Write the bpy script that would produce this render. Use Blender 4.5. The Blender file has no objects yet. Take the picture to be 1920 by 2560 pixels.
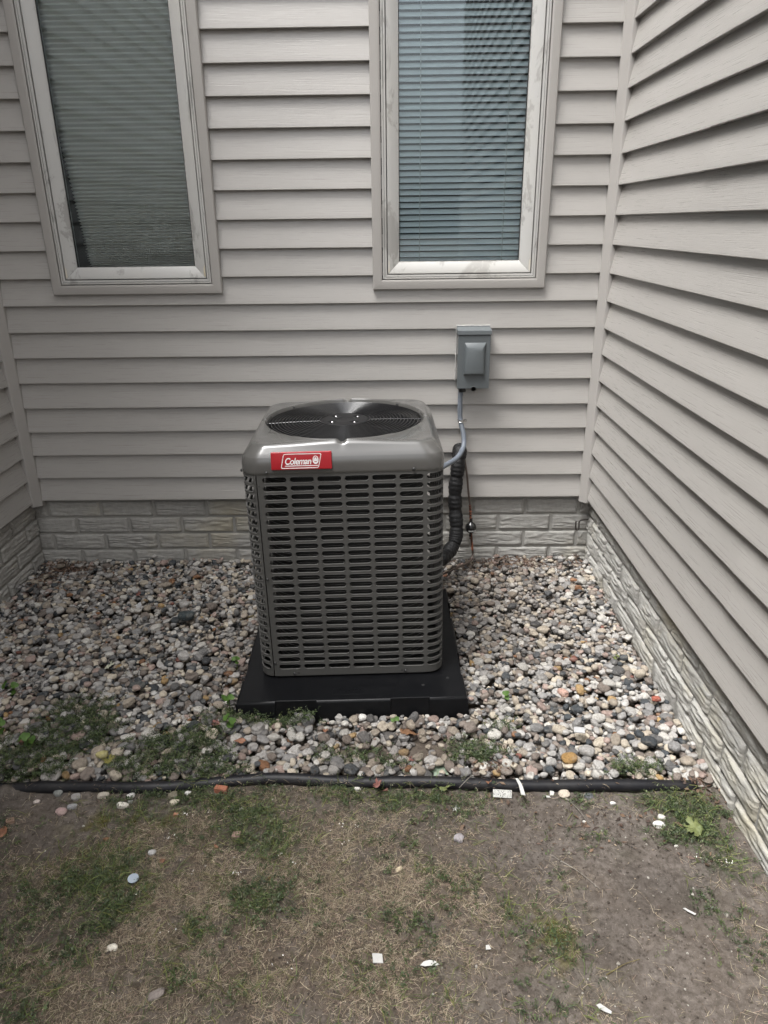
import bpy, bmesh, math, random
import numpy as np
from mathutils import Vector, Matrix

random.seed(7)
rng = np.random.default_rng(11)
scene = bpy.context.scene
COL = scene.collection
R = math.radians

# ------------------------------------------------------------------ camera
F_PX = 1810.12                      # focal length in photograph pixels (1920 x 2560)
YAW, PITCH, ROLL = -0.012844, -0.380697, -0.012658
CAM = np.array([1.406454, -2.918932, 1.414053])


def cam_axes():
    cy, sy, cp, sp = math.cos(YAW), math.sin(YAW), math.cos(PITCH), math.sin(PITCH)
    cr, sr = math.cos(ROLL), math.sin(ROLL)
    f = np.array([sy * cp, cy * cp, sp])
    r = np.array([cy, -sy, 0.0])
    u = np.cross(r, f)
    return r * cr + u * sr, -r * sr + u * cr, f


AX_R, AX_U, AX_F = cam_axes()
cam_data = bpy.data.cameras.new('camera')
cam = bpy.data.objects.new('camera', cam_data)
COL.objects.link(cam)
cam.matrix_world = Matrix((
    (AX_R[0], AX_U[0], -AX_F[0], CAM[0]),
    (AX_R[1], AX_U[1], -AX_F[1], CAM[1]),
    (AX_R[2], AX_U[2], -AX_F[2], CAM[2]),
    (0, 0, 0, 1)))
cam_data.sensor_fit = 'VERTICAL'
cam_data.sensor_height = 36.0
cam_data.lens = F_PX / 2560 * 36.0
cam_data.clip_start = 0.02
cam_data.clip_end = 500
scene.camera = cam

# ------------------------------------------------------------------ sky, sun, exposure (overcast day)
SUN_EL, SUN_AZ = R(66), R(236)      # azimuth measured clockwise from +Y (the back wall's far side)
world = bpy.data.worlds.new('World')
scene.world = world
world.use_nodes = True
wn, wl = world.node_tree.nodes, world.node_tree.links
wn.clear()
sky = wn.new('ShaderNodeTexSky')
sky.sky_type = 'NISHITA'
sky.sun_disc = False
sky.sun_elevation = SUN_EL
sky.sun_rotation = SUN_AZ
sky.air_density = 1.0
sky.dust_density = 6.0
sky.ozone_density = 1.0
hsv = wn.new('ShaderNodeHueSaturation')
hsv.inputs['Saturation'].default_value = 0.16     # cloud cover greys the sky
bgn = wn.new('ShaderNodeBackground')
bgn.inputs['Strength'].default_value = 0.15
wo = wn.new('ShaderNodeOutputWorld')
wl.new(sky.outputs[0], hsv.inputs['Color'])
wl.new(hsv.outputs[0], bgn.inputs['Color'])
wl.new(bgn.outputs[0], wo.inputs[0])

sun_data = bpy.data.lights.new('sun', 'SUN')
sun_data.energy = 1.5
sun_data.angle = R(26)
sun_data.color = (1.0, 0.99, 0.975)
sun = bpy.data.objects.new('sun', sun_data)
COL.objects.link(sun)
sdir = Vector((math.sin(SUN_AZ) * math.cos(SUN_EL), math.cos(SUN_AZ) * math.cos(SUN_EL), math.sin(SUN_EL)))
sun.rotation_euler = sdir.to_track_quat('Z', 'Y').to_euler()
sun.location = (0, -4, 6)

scene.view_settings.view_transform = 'Standard'
scene.view_settings.look = 'None'
scene.view_settings.gamma = 1
scene.view_settings.exposure = 1.55
scene.view_settings.use_curve_mapping = False
scene.render.engine = 'CYCLES'
scene.cycles.max_bounces = 8
scene.cycles.transparent_max_bounces = 12


# ------------------------------------------------------------------ helpers
def at(u, v, axis, val):
    """photograph pixel -> world point on the plane axis = val"""
    d = AX_F + AX_R * (u - 960) / F_PX - AX_U * (v - 1280) / F_PX
    t = (val - CAM[axis]) / d[axis]
    return CAM + t * d


def gnd(u, v, z=0.0):
    return at(u, v, 2, z)


def tag(o, label=None, cat=None, group=None, kind=None):
    if label: o['label'] = label
    if cat: o['category'] = cat
    if group: o['group'] = group
    if kind: o['kind'] = kind
    return o


def empty(name, loc=(0, 0, 0), rot=(0, 0, 0), parent=None):
    o = bpy.data.objects.new(name, None)
    o.empty_display_size = 0.05
    COL.objects.link(o)
    o.location = loc
    o.rotation_euler = rot
    if parent: o.parent = parent
    return o


def link_mesh(name, me, mat, parent=None, loc=None, rot=None, scale=None):
    o = bpy.data.objects.new(name, me)
    COL.objects.link(o)
    if mat and not me.materials:
        me.materials.append(mat)
    if parent: o.parent = parent
    if loc is not None: o.location = loc
    if rot is not None: o.rotation_euler = rot
    if scale is not None: o.scale = scale
    return o


class MB:
    """collects vertices and faces, then becomes one mesh object"""

    def __init__(self):
        self.v, self.f = [], []

    def add(self, vs, fs):
        n = len(self.v)
        self.v += [tuple(p) for p in vs]
        self.f += [tuple(i + n for i in f) for f in fs]
        return self

    def box(self, x0, x1, y0, y1, z0, z1):
        vs = [(x0, y0, z0), (x1, y0, z0), (x1, y1, z0), (x0, y1, z0),
              (x0, y0, z1), (x1, y0, z1), (x1, y1, z1), (x0, y1, z1)]
        return self.add(vs, [(3, 2, 1, 0), (4, 5, 6, 7), (0, 1, 5, 4), (1, 2, 6, 5), (2, 3, 7, 6), (3, 0, 4, 7)])

    def loft(self, rings, closed=True, cap0=False, cap1=False):
        n = len(rings[0])
        vs = [p for r in rings for p in r]
        fs = []
        m = n if closed else n - 1
        for i in range(len(rings) - 1):
            for j in range(m):
                a, b = i * n + j, i * n + (j + 1) % n
                fs.append((a, b, b + n, a + n))
        if cap0: fs.append(tuple(range(n - 1, -1, -1)))
        if cap1: fs.append(tuple((len(rings) - 1) * n + j for j in range(n)))
        return self.add(vs, fs)

    def tube(self, pts, rad, seg=10, cap=True, closed=False):
        P = [Vector(p) for p in pts]
        n = len(P)
        rads = rad if isinstance(rad, (list, tuple, np.ndarray)) else [rad] * n
        rings, nv = [], None
        for i in range(n):
            if closed:
                t = (P[(i + 1) % n] - P[i - 1])
            else:
                t = P[min(i + 1, n - 1)] - P[max(i - 1, 0)]
            t.normalize()
            if nv is None:
                nv = t.orthogonal().normalized()
            nv = (nv - t * nv.dot(t))
            nv.normalize()
            b = t.cross(nv)
            rings.append([P[i] + (nv * math.cos(2 * math.pi * k / seg) + b * math.sin(2 * math.pi * k / seg)) * rads[i] for k in range(seg)])
        if closed:
            rings.append(rings[0])
            return self.loft(rings)
        return self.loft(rings, cap0=cap, cap1=cap)

    def lathe(self, prof, c=(0, 0, 0), seg=24, axis='z'):
        rings = []
        for r, h in prof:
            ring = []
            for k in range(seg):
                a = 2 * math.pi * k / seg
                p = (r * math.cos(a), r * math.sin(a), h)
                if axis == 'y': p = (p[0], p[2], p[1])
                if axis == 'x': p = (p[2], p[0], p[1])
                ring.append((p[0] + c[0], p[1] + c[1], p[2] + c[2]))
            rings.append(ring)
        return self.loft(rings, cap0=prof[0][0] > 1e-6, cap1=prof[-1][0] > 1e-6)

    def mesh(self, name, smooth=None, fix=True):
        me = bpy.data.meshes.new(name)
        me.from_pydata([tuple(map(float, p)) for p in self.v], [], self.f)
        if fix:
            bm = bmesh.new()
            bm.from_mesh(me)
            bmesh.ops.remove_doubles(bm, verts=bm.verts, dist=1e-6)
            bmesh.ops.recalc_face_normals(bm, faces=bm.faces)
            bm.to_mesh(me)
            bm.free()
        if smooth is not None:
            me.shade_smooth()
            if smooth < 180:
                me.set_sharp_from_angle(angle=R(smooth))
        me.update()
        return me

    def build(self, name, mat, parent=None, smooth=None, loc=None, rot=None, fix=True, bevel=0):
        o = link_mesh(name, self.mesh(name, smooth, fix), mat, parent, loc, rot)
        if bevel:
            m = o.modifiers.new('bevel', 'BEVEL')
            m.width = bevel
            m.segments = 2
            m.limit_method = 'ANGLE'
            m.angle_limit = R(40)
        return o


def np_mesh(name, verts, tris=None, quads=None, col=None, smooth=False):
    me = bpy.data.meshes.new(name)
    verts = np.asarray(verts, dtype=np.float32).reshape(-1, 3)
    polys = []
    if tris is not None and len(tris): polys.append((np.asarray(tris, dtype=np.int32), 3))
    if quads is not None and len(quads): polys.append((np.asarray(quads, dtype=np.int32), 4))
    me.vertices.add(len(verts))
    me.vertices.foreach_set('co', verts.ravel())
    nl = sum(p.size for p, _ in polys)
    npoly = sum(len(p) for p, _ in polys)
    me.loops.add(nl)
    me.polygons.add(npoly)
    me.loops.foreach_set('vertex_index', np.concatenate([p.ravel() for p, _ in polys]))
    starts, o = [], 0
    for p, k in polys:
        starts.append(o + np.arange(len(p)) * k)
        o += p.size
    me.polygons.foreach_set('loop_start', np.concatenate(starts).astype(np.int32))
    me.polygons.foreach_set('use_smooth', np.full(npoly, smooth))
    if col is not None:
        a = me.color_attributes.new('col', 'FLOAT_COLOR', 'POINT')
        c4 = np.ones((len(verts), 4), dtype=np.float32)
        c4[:, :3] = col
        a.data.foreach_set('color', c4.ravel())
    me.update(calc_edges=True)
    me.validate()
    return me


# value noise on numpy arrays (for relief and patches)
_perm = np.random.default_rng(5).random((64, 64))


def vnoise(x, y):
    xi, yi = np.floor(x).astype(int), np.floor(y).astype(int)
    fx, fy = x - xi, y - yi
    fx, fy = fx * fx * (3 - 2 * fx), fy * fy * (3 - 2 * fy)
    g = lambda a, b: _perm[a % 64, b % 64]
    return (g(xi, yi) * (1 - fx) + g(xi + 1, yi) * fx) * (1 - fy) + (g(xi, yi + 1) * (1 - fx) + g(xi + 1, yi + 1) * fx) * fy


def fbm(x, y, o=4):
    s, a, t = 0, 0.5, 0
    for i in range(o):
        s = s + a * vnoise(x * 2 ** i + 13.7 * i, y * 2 ** i + 7.1 * i)
        t += a
        a *= 0.5
    return s / t


# ------------------------------------------------------------------ materials
def lin(r, g, b):
    f = lambda c: (c / 255 / 12.92) if c / 255 <= 0.04045 else ((c / 255 + 0.055) / 1.055) ** 2.4
    return (f(r), f(g), f(b))


class Mat:
    def __init__(self, name, base=(0.5, 0.5, 0.5), rough=0.5, metal=0.0, spec=0.5):
        self.m = bpy.data.materials.new(name)
        self.m.use_nodes = True
        self.n, self.l = self.m.node_tree.nodes, self.m.node_tree.links
        self.b = self.n['Principled BSDF']
        self.b.inputs['Base Color'].default_value = (*base, 1)
        self.b.inputs['Roughness'].default_value = rough
        self.b.inputs['Metallic'].default_value = metal
        self.b.inputs['Specular IOR Level'].default_value = spec
        self.tc = self.n.new('ShaderNodeTexCoord')
        self.bump_last = None

    def mapping(self, scale=(1, 1, 1), coord='Object'):
        mp = self.n.new('ShaderNodeMapping')
        mp.inputs['Scale'].default_value = scale
        self.l.new(self.tc.outputs[coord], mp.inputs['Vector'])
        return mp.outputs[0]

    def noise(self, scale=5, detail=4, rough=0.55, stretch=(1, 1, 1), coord='Object', dist=0.0):
        t = self.n.new('ShaderNodeTexNoise')
        t.inputs['Scale'].default_value = scale
        t.inputs['Detail'].default_value = detail
        t.inputs['Roughness'].default_value = rough
        t.inputs['Distortion'].default_value = dist
        self.l.new(self.mapping(stretch, coord), t.inputs['Vector'])
        return t.outputs['Fac']

    def voronoi(self, scale=20, feature='F1', coord='Object', stretch=(1, 1, 1)):
        t = self.n.new('ShaderNodeTexVoronoi')
        t.feature = feature
        t.inputs['Scale'].default_value = scale
        self.l.new(self.mapping(stretch, coord), t.inputs['Vector'])
        return t.outputs['Distance']

    def ramp(self, fac, stops):
        r = self.n.new('ShaderNodeValToRGB')
        el = r.color_ramp.elements
        while len(el) < len(stops): el.new(0.5)
        for e, (p, c) in zip(el, stops):
            e.position = p
            e.color = (*c, 1) if len(c) == 3 else c
        self.l.new(fac, r.inputs['Fac'])
        return r.outputs['Color']

    def mix(self, fac, a, b, mode='MIX'):
        m = self.n.new('ShaderNodeMix')
        m.data_type = 'RGBA'
        m.blend_type = mode
        for sock, v in ((m.inputs['Factor'], fac), (m.inputs[6], a), (m.inputs[7], b)):
            if hasattr(v, 'links') or isinstance(v, bpy.types.NodeSocket): self.l.new(v, sock)
            elif isinstance(v, (int, float)): sock.default_value = v
            else: sock.default_value = (*v, 1)
        return m.outputs[2]

    def math(self, op, a, b=0.0):
        m = self.n.new('ShaderNodeMath')
        m.operation = op
        for i, v in enumerate((a, b)):
            if isinstance(v, bpy.types.NodeSocket): self.l.new(v, m.inputs[i])
            else: m.inputs[i].default_value = v
        return m.outputs[0]

    def attr(self, name='col'):
        a = self.n.new('ShaderNodeAttribute')
        a.attribute_name = name
        return a.outputs['Color']

    def objcol(self):
        return self.n.new('ShaderNodeObjectInfo').outputs['Color']

    def objrand(self):
        return self.n.new('ShaderNodeObjectInfo').outputs['Random']

    def color(self, sock):
        self.l.new(sock, self.b.inputs['Base Color'])
        return self

    def rough(self, sock):
        self.l.new(sock, self.b.inputs['Roughness'])
        return self

    def bump(self, h, strength=0.3, dist=0.01):
        b = self.n.new('ShaderNodeBump')
        b.inputs['Strength'].default_value = strength
        b.inputs['Distance'].default_value = dist
        self.l.new(h, b.inputs['Height'])
        if self.bump_last: self.l.new(self.bump_last, b.inputs['Normal'])
        self.bump_last = b.outputs[0]
        self.l.new(b.outputs[0], self.b.inputs['Normal'])
        return self


M = {}


def make_materials():
    # vinyl siding: taupe, low-relief wood grain along the board
    m = Mat('vinyl_siding', rough=0.3, spec=1.0)
    big = m.noise(2.2, 3, stretch=(0.6, 1, 1.5))
    tone = m.mix(m.objrand(), (0.322, 0.307, 0.288), (0.345, 0.329, 0.309))
    c = m.mix(m.math('MULTIPLY', big, 0.5), tone, (0.296, 0.281, 0.263))
    m.color(c)
    grain = m.noise(1.0, 5, 0.65, stretch=(5, 5, 430), dist=0.12)
    fine = m.noise(1.0, 3, 0.6, stretch=(40, 40, 900))
    m.bump(grain, 0.36, 0.0024).bump(fine, 0.2, 0.0012)
    m.bump(m.noise(1.0, 2, stretch=(1.7, 1, 4)), 0.35, 0.008)
    m.rough(m.ramp(grain, [(0.3, (0.24,) * 3), (0.7, (0.38,) * 3)]))
    M['siding'] = m.m
    m = Mat('vinyl_trim', rough=0.45)
    m.color(m.mix(m.noise(6, 3, stretch=(1, 1, 0.3)), (0.292, 0.278, 0.261), (0.325, 0.309, 0.291)))
    m.bump(m.noise(30, 2, stretch=(1, 1, 0.15)), 0.05, 0.002)
    M['trim'] = m.m
    m = Mat('house_sheathing', (0.10, 0.09, 0.08), 0.9)
    m.color(m.mix(m.noise(8), (0.08, 0.07, 0.06), (0.13, 0.12, 0.1)))
    M['sheathing'] = m.m
    # painted brick-pattern concrete
    m = Mat('cast_concrete', rough=0.85, spec=0.3)
    n1 = m.noise(5, 5, 0.6, coord='Generated')
    geo = m.n.new('ShaderNodeNewGeometry')
    wnz = m.n.new('ShaderNodeTexNoise')
    wnz.inputs['Scale'].default_value = 2.6
    wnz.inputs['Detail'].default_value = 5
    wnz.inputs['Roughness'].default_value = 0.6
    m.l.new(geo.outputs['Position'], wnz.inputs['Vector'])
    wfn = m.n.new('ShaderNodeTexNoise')
    wfn.inputs['Scale'].default_value = 60
    wfn.inputs['Detail'].default_value = 4
    m.l.new(geo.outputs['Position'], wfn.inputs['Vector'])
    base = m.mix(wfn.outputs['Fac'], (0.25, 0.243, 0.224), (0.42, 0.41, 0.383))
    base = m.mix(m.ramp(wnz.outputs['Fac'], [(0.52, (0,) * 3), (0.68, (0.55,) * 3)]), base, (0.36, 0.315, 0.205))
    base = m.mix(m.ramp(wnz.outputs['Fac'], [(0.30, (0.6,) * 3), (0.44, (0,) * 3)]), base, (0.17, 0.162, 0.15))
    base = m.mix(m.math('MULTIPLY', m.objrand(), 0.35), base, (0.24, 0.235, 0.225))
    m.color(base)
    pit = m.n.new('ShaderNodeTexVoronoi')
    pit.inputs['Scale'].default_value = 240
    m.l.new(geo.outputs['Position'], pit.inputs['Vector'])
    m.bump(wfn.outputs['Fac'], 0.5, 0.002).bump(pit.outputs['Distance'], 0.25, 0.002)
    M['concrete'] = m.m
    m = Mat('mortar', rough=0.92, spec=0.2)
    m.color(m.mix(m.noise(9, 5), (0.22, 0.215, 0.2), (0.33, 0.32, 0.295)))
    m.bump(m.noise(90, 4), 0.5, 0.003)
    M['mortar'] = m.m
    # windows
    m = Mat('window_sash', rough=0.38)
    sm = m.noise(7, 5, 0.7, stretch=(1, 1, 0.55), dist=0.6)
    c = m.mix(m.ramp(sm, [(0.54, (0,) * 3), (0.58, (0.8,) * 3)]), (0.41, 0.405, 0.39), (0.26, 0.254, 0.24))
    c = m.mix(m.ramp(m.noise(3.1, 3), [(0.45, (0,) * 3), (0.8, (0.3,) * 3)]), c, (0.46, 0.43, 0.37))
    m.color(c)
    m.rough(m.ramp(sm, [(0.4, (0.3,) * 3), (0.7, (0.6,) * 3)]))
    M['sash'] = m.m
    m = Mat('window_sash_aged', rough=0.5)
    c = m.mix(m.ramp(m.noise(9, 4), [(0.35, (0,) * 3), (0.65, (1,) * 3)]), (0.50, 0.48, 0.44), (0.46, 0.40, 0.27))
    m.color(c)
    M['sash_aged'] = m.m
    m = Mat('window_gasket', (0.012, 0.012, 0.012), 0.6)
    M['gasket'] = m.m
    m = Mat('window_pane')
    m.n.remove(m.b)
    tr = m.n.new('ShaderNodeBsdfTransparent')
    tr.inputs['Color'].default_value = (0.94, 0.99, 1.0, 1)
    gl = m.n.new('ShaderNodeBsdfGlossy')
    gl.inputs['Roughness'].default_value = 0.02
    gl.inputs['Color'].default_value = (0.92, 0.97, 1.0, 1)
    fr = m.n.new('ShaderNodeFresnel')
    fr.inputs['IOR'].default_value = 1.55
    mx = m.n.new('ShaderNodeMixShader')
    sp = m.noise(40, 3, 0.7)
    m.l.new(fr.outputs[0], mx.inputs[0])
    m.l.new(tr.outputs[0], mx.inputs[1])
    m.l.new(gl.outputs[0], mx.inputs[2])
    m.l.new(mx.outputs[0], m.n['Material Output'].inputs['Surface'])
    M['glass'] = m.m
    m = Mat('blind_slat', rough=0.4)
    m.color(m.mix(m.noise(3, 2), (0.86, 0.88, 0.89), (0.90, 0.92, 0.93)))
    M['slat'] = m.m
    m = Mat('blind_cord', (0.55, 0.55, 0.53), 0.8)
    M['cord'] = m.m
    m = Mat('shade_fabric', rough=0.9)
    m.color(m.mix(m.noise(12, 3), (0.60, 0.55, 0.50), (0.68, 0.63, 0.58)))
    M['shade'] = m.m
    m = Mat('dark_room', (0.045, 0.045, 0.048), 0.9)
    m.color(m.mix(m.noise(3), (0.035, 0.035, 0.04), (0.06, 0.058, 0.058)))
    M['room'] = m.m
    # condenser
    m = Mat('condenser_paint', rough=0.24, spec=0.6)
    m.color(m.mix(m.noise(14, 3), (0.072, 0.070, 0.066), (0.080, 0.078, 0.0735)))
    m.bump(m.noise(420, 2), 0.05, 0.0006)
    m.b.inputs['Coat Weight'].default_value = 0.42
    m.b.inputs['Coat Roughness'].default_value = 0.08
    M['paint'] = m.m
    m = Mat('condenser_panel', rough=0.5, spec=0.35)
    m.color(m.mix(m.noise(14, 3), (0.062, 0.0605, 0.057), (0.070, 0.0685, 0.0645)))
    m.bump(m.noise(420, 2), 0.05, 0.0006)
    M['panel'] = m.m
    m = Mat('black_wire', rough=0.2, spec=0.9)
    m.color(m.mix(m.noise(20), (0.008, 0.008, 0.009), (0.013, 0.013, 0.014)))
    M['wire'] = m.m
    m = Mat('fan_plastic', rough=0.4, spec=0.22)
    m.color(m.mix(m.noise(20), (0.0035, 0.0035, 0.004), (0.006, 0.006, 0.007)))
    M['fan'] = m.m
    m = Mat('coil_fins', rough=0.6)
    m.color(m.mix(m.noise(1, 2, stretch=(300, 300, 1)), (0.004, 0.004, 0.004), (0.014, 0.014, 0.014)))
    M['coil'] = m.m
    m = Mat('coil_tube', rough=0.45)
    m.color(m.mix(m.noise(6, 2), (0.05, 0.05, 0.05), (0.16, 0.16, 0.155)))
    M['tube'] = m.m
    m = Mat('bolt_steel', rough=0.22, metal=1.0)
    m.color(m.mix(m.noise(60), (0.55, 0.55, 0.55), (0.7, 0.7, 0.7)))
    M['steel'] = m.m
    m = Mat('black_screw', rough=0.45)
    m.color(m.mix(m.noise(200), (0.01, 0.01, 0.01), (0.025, 0.025, 0.025)))
    M['screw'] = m.m
    m = Mat('badge_red', rough=0.35)
    m.color(m.mix(m.noise(15, 2), (0.28, 0.0045, 0.010), (0.32, 0.007, 0.013)))
    M['red'] = m.m
    m = Mat('badge_white', rough=0.35)
    m.color(m.mix(m.noise(25, 2), (0.60, 0.60, 0.59), (0.66, 0.66, 0.65)))
    M['white'] = m.m
    m = Mat('pad_plastic', rough=0.36, spec=0.22)
    m.color(m.mix(m.ramp(m.noise(60, 6, 0.8), [(0.55, (0,) * 3), (0.85, (1,) * 3)]), (0.0040, 0.0042, 0.0050), (0.016, 0.0155, 0.015)))
    m.bump(m.noise(300, 3), 0.12, 0.001)
    m.rough(m.ramp(m.noise(18, 4), [(0.3, (0.30,) * 3), (0.7, (0.44,) * 3)]))
    M['pad'] = m.m
    # electrical and pipes
    m = Mat('disconnect_paint', rough=0.42)
    m.color(m.mix(m.noise(22, 3), (0.088, 0.099, 0.104), (0.100, 0.112, 0.117)))
    m.bump(m.noise(300, 2), 0.06, 0.0006)
    M['box'] = m.m
    m = Mat('conduit_vinyl', rough=0.5)
    m.color(m.mix(m.noise(18, 3), (0.11, 0.126, 0.15), (0.135, 0.152, 0.178)))
    M['conduit'] = m.m
    m = Mat('black_insulation', rough=0.42, spec=0.22)
    m.color(m.mix(m.noise(70, 4), (0.006, 0.006, 0.006), (0.016, 0.016, 0.017)))
    m.bump(m.noise(160, 4, stretch=(1, 1, 2.2)), 0.7, 0.004)
    M['insulation'] = m.m
    m = Mat('old_copper', rough=0.38, metal=0.85)
    nz = m.noise(14, 4, 0.7, stretch=(1, 1, 1.2))
    m.color(m.ramp(nz, [(0.35, (0.045, 0.03, 0.024)), (0.5, (0.11, 0.055, 0.04)), (0.6, (0.50, 0.20, 0.12)), (0.75, (0.62, 0.28, 0.19))]))
    m.rough(m.ramp(nz, [(0.4, (0.55,) * 3), (0.65, (0.25,) * 3)]))
    M['copper'] = m.m
    m = Mat('brown_tube', rough=0.4, metal=0.4)
    m.color(m.mix(m.noise(30, 3), (0.05, 0.036, 0.03), (0.10, 0.075, 0.062)))
    M['tubebrown'] = m.m
    m = Mat('gloss_black', (0.006, 0.006, 0.006), 0.12)
    m.color(m.mix(m.noise(30, 3), (0.005, 0.005, 0.005), (0.01, 0.01, 0.01)))
    M['gloss'] = m.m
    m = Mat('hook_iron', rough=0.7)
    m.color(m.mix(m.noise(60, 3), (0.012, 0.011, 0.01), (0.04, 0.03, 0.025)))
    M['iron'] = m.m
    m = Mat('edging_plastic', rough=0.46, spec=0.25)
    d = m.noise(14, 6, 0.75)
    m.color(m.mix(m.ramp(d, [(0.45, (0,) * 3), (0.75, (0.5,) * 3)]), (0.008, 0.008, 0.010), (0.036, 0.033, 0.029)))
    m.bump(m.noise(120, 3), 0.15, 0.001)
    M['edging'] = m.m
    # stones
    for key in ('pebble', 'pebble_obj'):
        m = Mat(key, rough=0.72, spec=0.35)
        cc = m.attr('col') if key == 'pebble' else m.objcol()
        crd = 'Object'
        n1 = m.noise(150 if key == 'pebble' else 3.4, 4, 0.65, coord=crd)
        n2 = m.noise(46 if key == 'pebble' else 1.2, 3, 0.6, coord=crd)
        c = m.mix(m.ramp(n1, [(0.42, (0,) * 3), (0.72, (0.75,) * 3)]), cc, m.mix(1.0, cc, (0.52, 0.49, 0.46), 'MULTIPLY'))
        c = m.mix(m.ramp(n2, [(0.5, (0,) * 3), (0.75, (0.4,) * 3)]), c, (0.27, 0.245, 0.21))
        m.color(c)
        m.bump(n1, 0.35, 0.002 if key == 'pebble' else 0.12)
        M[key] = m.m
    # soil
    m = Mat('soil', rough=0.95, spec=0.15)
    a = m.attr('col')
    n1 = m.noise(60, 6, 0.7)
    n2 = m.noise(7, 5, 0.6)
    n3 = m.noise(260, 3, 0.6)
    c = m.mix(m.ramp(n1, [(0.36, (0,) * 3), (0.64, (1,) * 3)]), m.mix(1.0, a, (0.48, 0.46, 0.44), 'MULTIPLY'), m.mix(1.0, a, (1.12, 1.12, 1.12), 'MULTIPLY'))
    c = m.mix(m.ramp(n2, [(0.35, (0.5,) * 3), (0.6, (0,) * 3)]), c, m.mix(1.0, a, (0.6, 0.56, 0.52), 'MULTIPLY'))
    c = m.mix(m.ramp(n3, [(0.66, (0,) * 3), (0.72, (0.7,) * 3)]), c, (0.33, 0.29, 0.245))
    m.color(c)
    m.bump(n1, 0.7, 0.006).bump(n3, 0.5, 0.0025)
    M['soil'] = m.m
    # plants
    def leafmat(name, rough=0.55, trans=0.25):
        m = Mat(name, rough=rough, spec=0.35)
        a = m.attr('col')
        m.color(a)
        tl = m.n.new('ShaderNodeBsdfTranslucent')
        m.l.new(a, tl.inputs['Color'])
        ms = m.n.new('ShaderNodeMixShader')
        ms.inputs[0].default_value = trans
        m.l.new(m.b.outputs[0], ms.inputs[1])
        m.l.new(tl.outputs[0], ms.inputs[2])
        m.l.new(ms.outputs[0], m.n['Material Output'].inputs['Surface'])
        return m.m
    M['grass'] = leafmat('grass_blades', 0.6, 0.2)
    M['weed'] = leafmat('weed_leaves', 0.5, 0.25)

    def plain_leaf(name, c1, c2, rough=0.6, sc=30):
        m = Mat(name, rough=rough, spec=0.3)
        m.color(m.mix(m.ramp(m.noise(sc, 4, 0.7), [(0.35, (0,) * 3), (0.65, (1,) * 3)]), c1, c2))
        m.bump(m.noise(sc * 3, 3), 0.2, 0.002)
        return m.m
    M['leaf_red'] = plain_leaf('red_leaf', (0.13, 0.012, 0.018), (0.20, 0.022, 0.03))
    M['leaf_brown'] = plain_leaf('brown_leaf', (0.13, 0.066, 0.034), (0.21, 0.115, 0.062))
    M['leaf_maroon'] = plain_leaf('maroon_leaf', (0.12, 0.05, 0.042), (0.20, 0.09, 0.075))
    M['leaf_rust'] = plain_leaf('rust_leaf', (0.16, 0.072, 0.04), (0.24, 0.12, 0.075))
    M['leaf_yellow'] = plain_leaf('yellow_leaf', (0.20, 0.175, 0.045), (0.14, 0.14, 0.045))
    M['leaf_lime'] = plain_leaf('lime_leaf', (0.14, 0.155, 0.06), (0.08, 0.10, 0.035))
    M['leaf_green'] = plain_leaf('green_leaf', (0.040, 0.085, 0.016), (0.07, 0.13, 0.024))
    M['leaf_pale'] = plain_leaf('pale_leaf', (0.38, 0.39, 0.31), (0.30, 0.30, 0.22))
    M['leaf_silver'] = plain_leaf('silver_leaf', (0.20, 0.26, 0.19), (0.28, 0.34, 0.26))
    M['stem'] = plain_leaf('green_stem', (0.06, 0.10, 0.02), (0.10, 0.12, 0.03))
    M['twig'] = plain_leaf('grey_twig', (0.12, 0.105, 0.09), (0.26, 0.24, 0.21))
    M['twig_brown'] = plain_leaf('brown_twig', (0.08, 0.065, 0.03), (0.15, 0.12, 0.05))
    M['chip_white'] = plain_leaf('white_plastic', (0.38, 0.376, 0.36), (0.44, 0.432, 0.415), 0.45)
    M['chip_grey'] = plain_leaf('grey_slate', (0.30, 0.30, 0.30), (0.40, 0.40, 0.40), 0.6)
    M['disc'] = plain_leaf('pale_disc', (0.27, 0.315, 0.36), (0.30, 0.345, 0.39), 0.4)
    m = Mat('tag_print', rough=0.5)
    m.color(m.mix(m.ramp(m.noise(420, 3, 0.7, stretch=(1, 1.2, 1)), [(0.52, (0,) * 3), (0.6, (1,) * 3)]), (0.38, 0.375, 0.35), (0.04, 0.04, 0.04)))
    M['tag'] = m.m
    M['brick_red'] = plain_leaf('brick_chip', (0.30, 0.11, 0.07), (0.38, 0.17, 0.11), 0.9)


make_materials()

# ------------------------------------------------------------------ dimensions (z = 0 is the gravel surface)
S = 0.1016                # siding exposure
Z0 = 0.31                 # lower edge of the siding
NK = 38                   # courses built; top ones, out of view, added to darken the lower siding
ZTOP = Z0 + NK * S
XL, XR = -0.135, 2.2317
WIN = [(0.098, 0.755, 1.165, 2.52), (1.338, 1.997, 1.172, 2.52)]     # window casing rectangles on the back wall

# ------------------------------------------------------------------ ground
PIPE_UV = [(-260, 1972), (-120, 1970), (0, 1968), (120, 1966), (230, 1967), (330, 1971), (410, 1969), (470, 1962), (544, 1955), (630, 1950), (694, 1948),
           (780, 1950), (868, 1953), (960, 1955), (1042, 1956), (1160, 1959), (1273, 1962), (1400, 1963), (1504, 1964), (1640, 1966), (1742, 1966)]
PIPE_R = 0.0160
pipe_pts = [gnd(u, v, 0.013) for u, v in PIPE_UV]
pipe_xy = np.array([(p[0], p[1]) for p in pipe_pts])


def pipe_y(x):
    return np.interp(x, pipe_xy[:, 0], pipe_xy[:, 1])


def blob(x, y, u, v, ru, rv=None):
    """soft patch centred on photograph pixel (u, v), radii in metres"""
    p = gnd(u, v)
    rv = rv or ru
    return np.exp(-(((x - p[0]) / ru) ** 2 + ((y - p[1]) / rv) ** 2))


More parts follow.
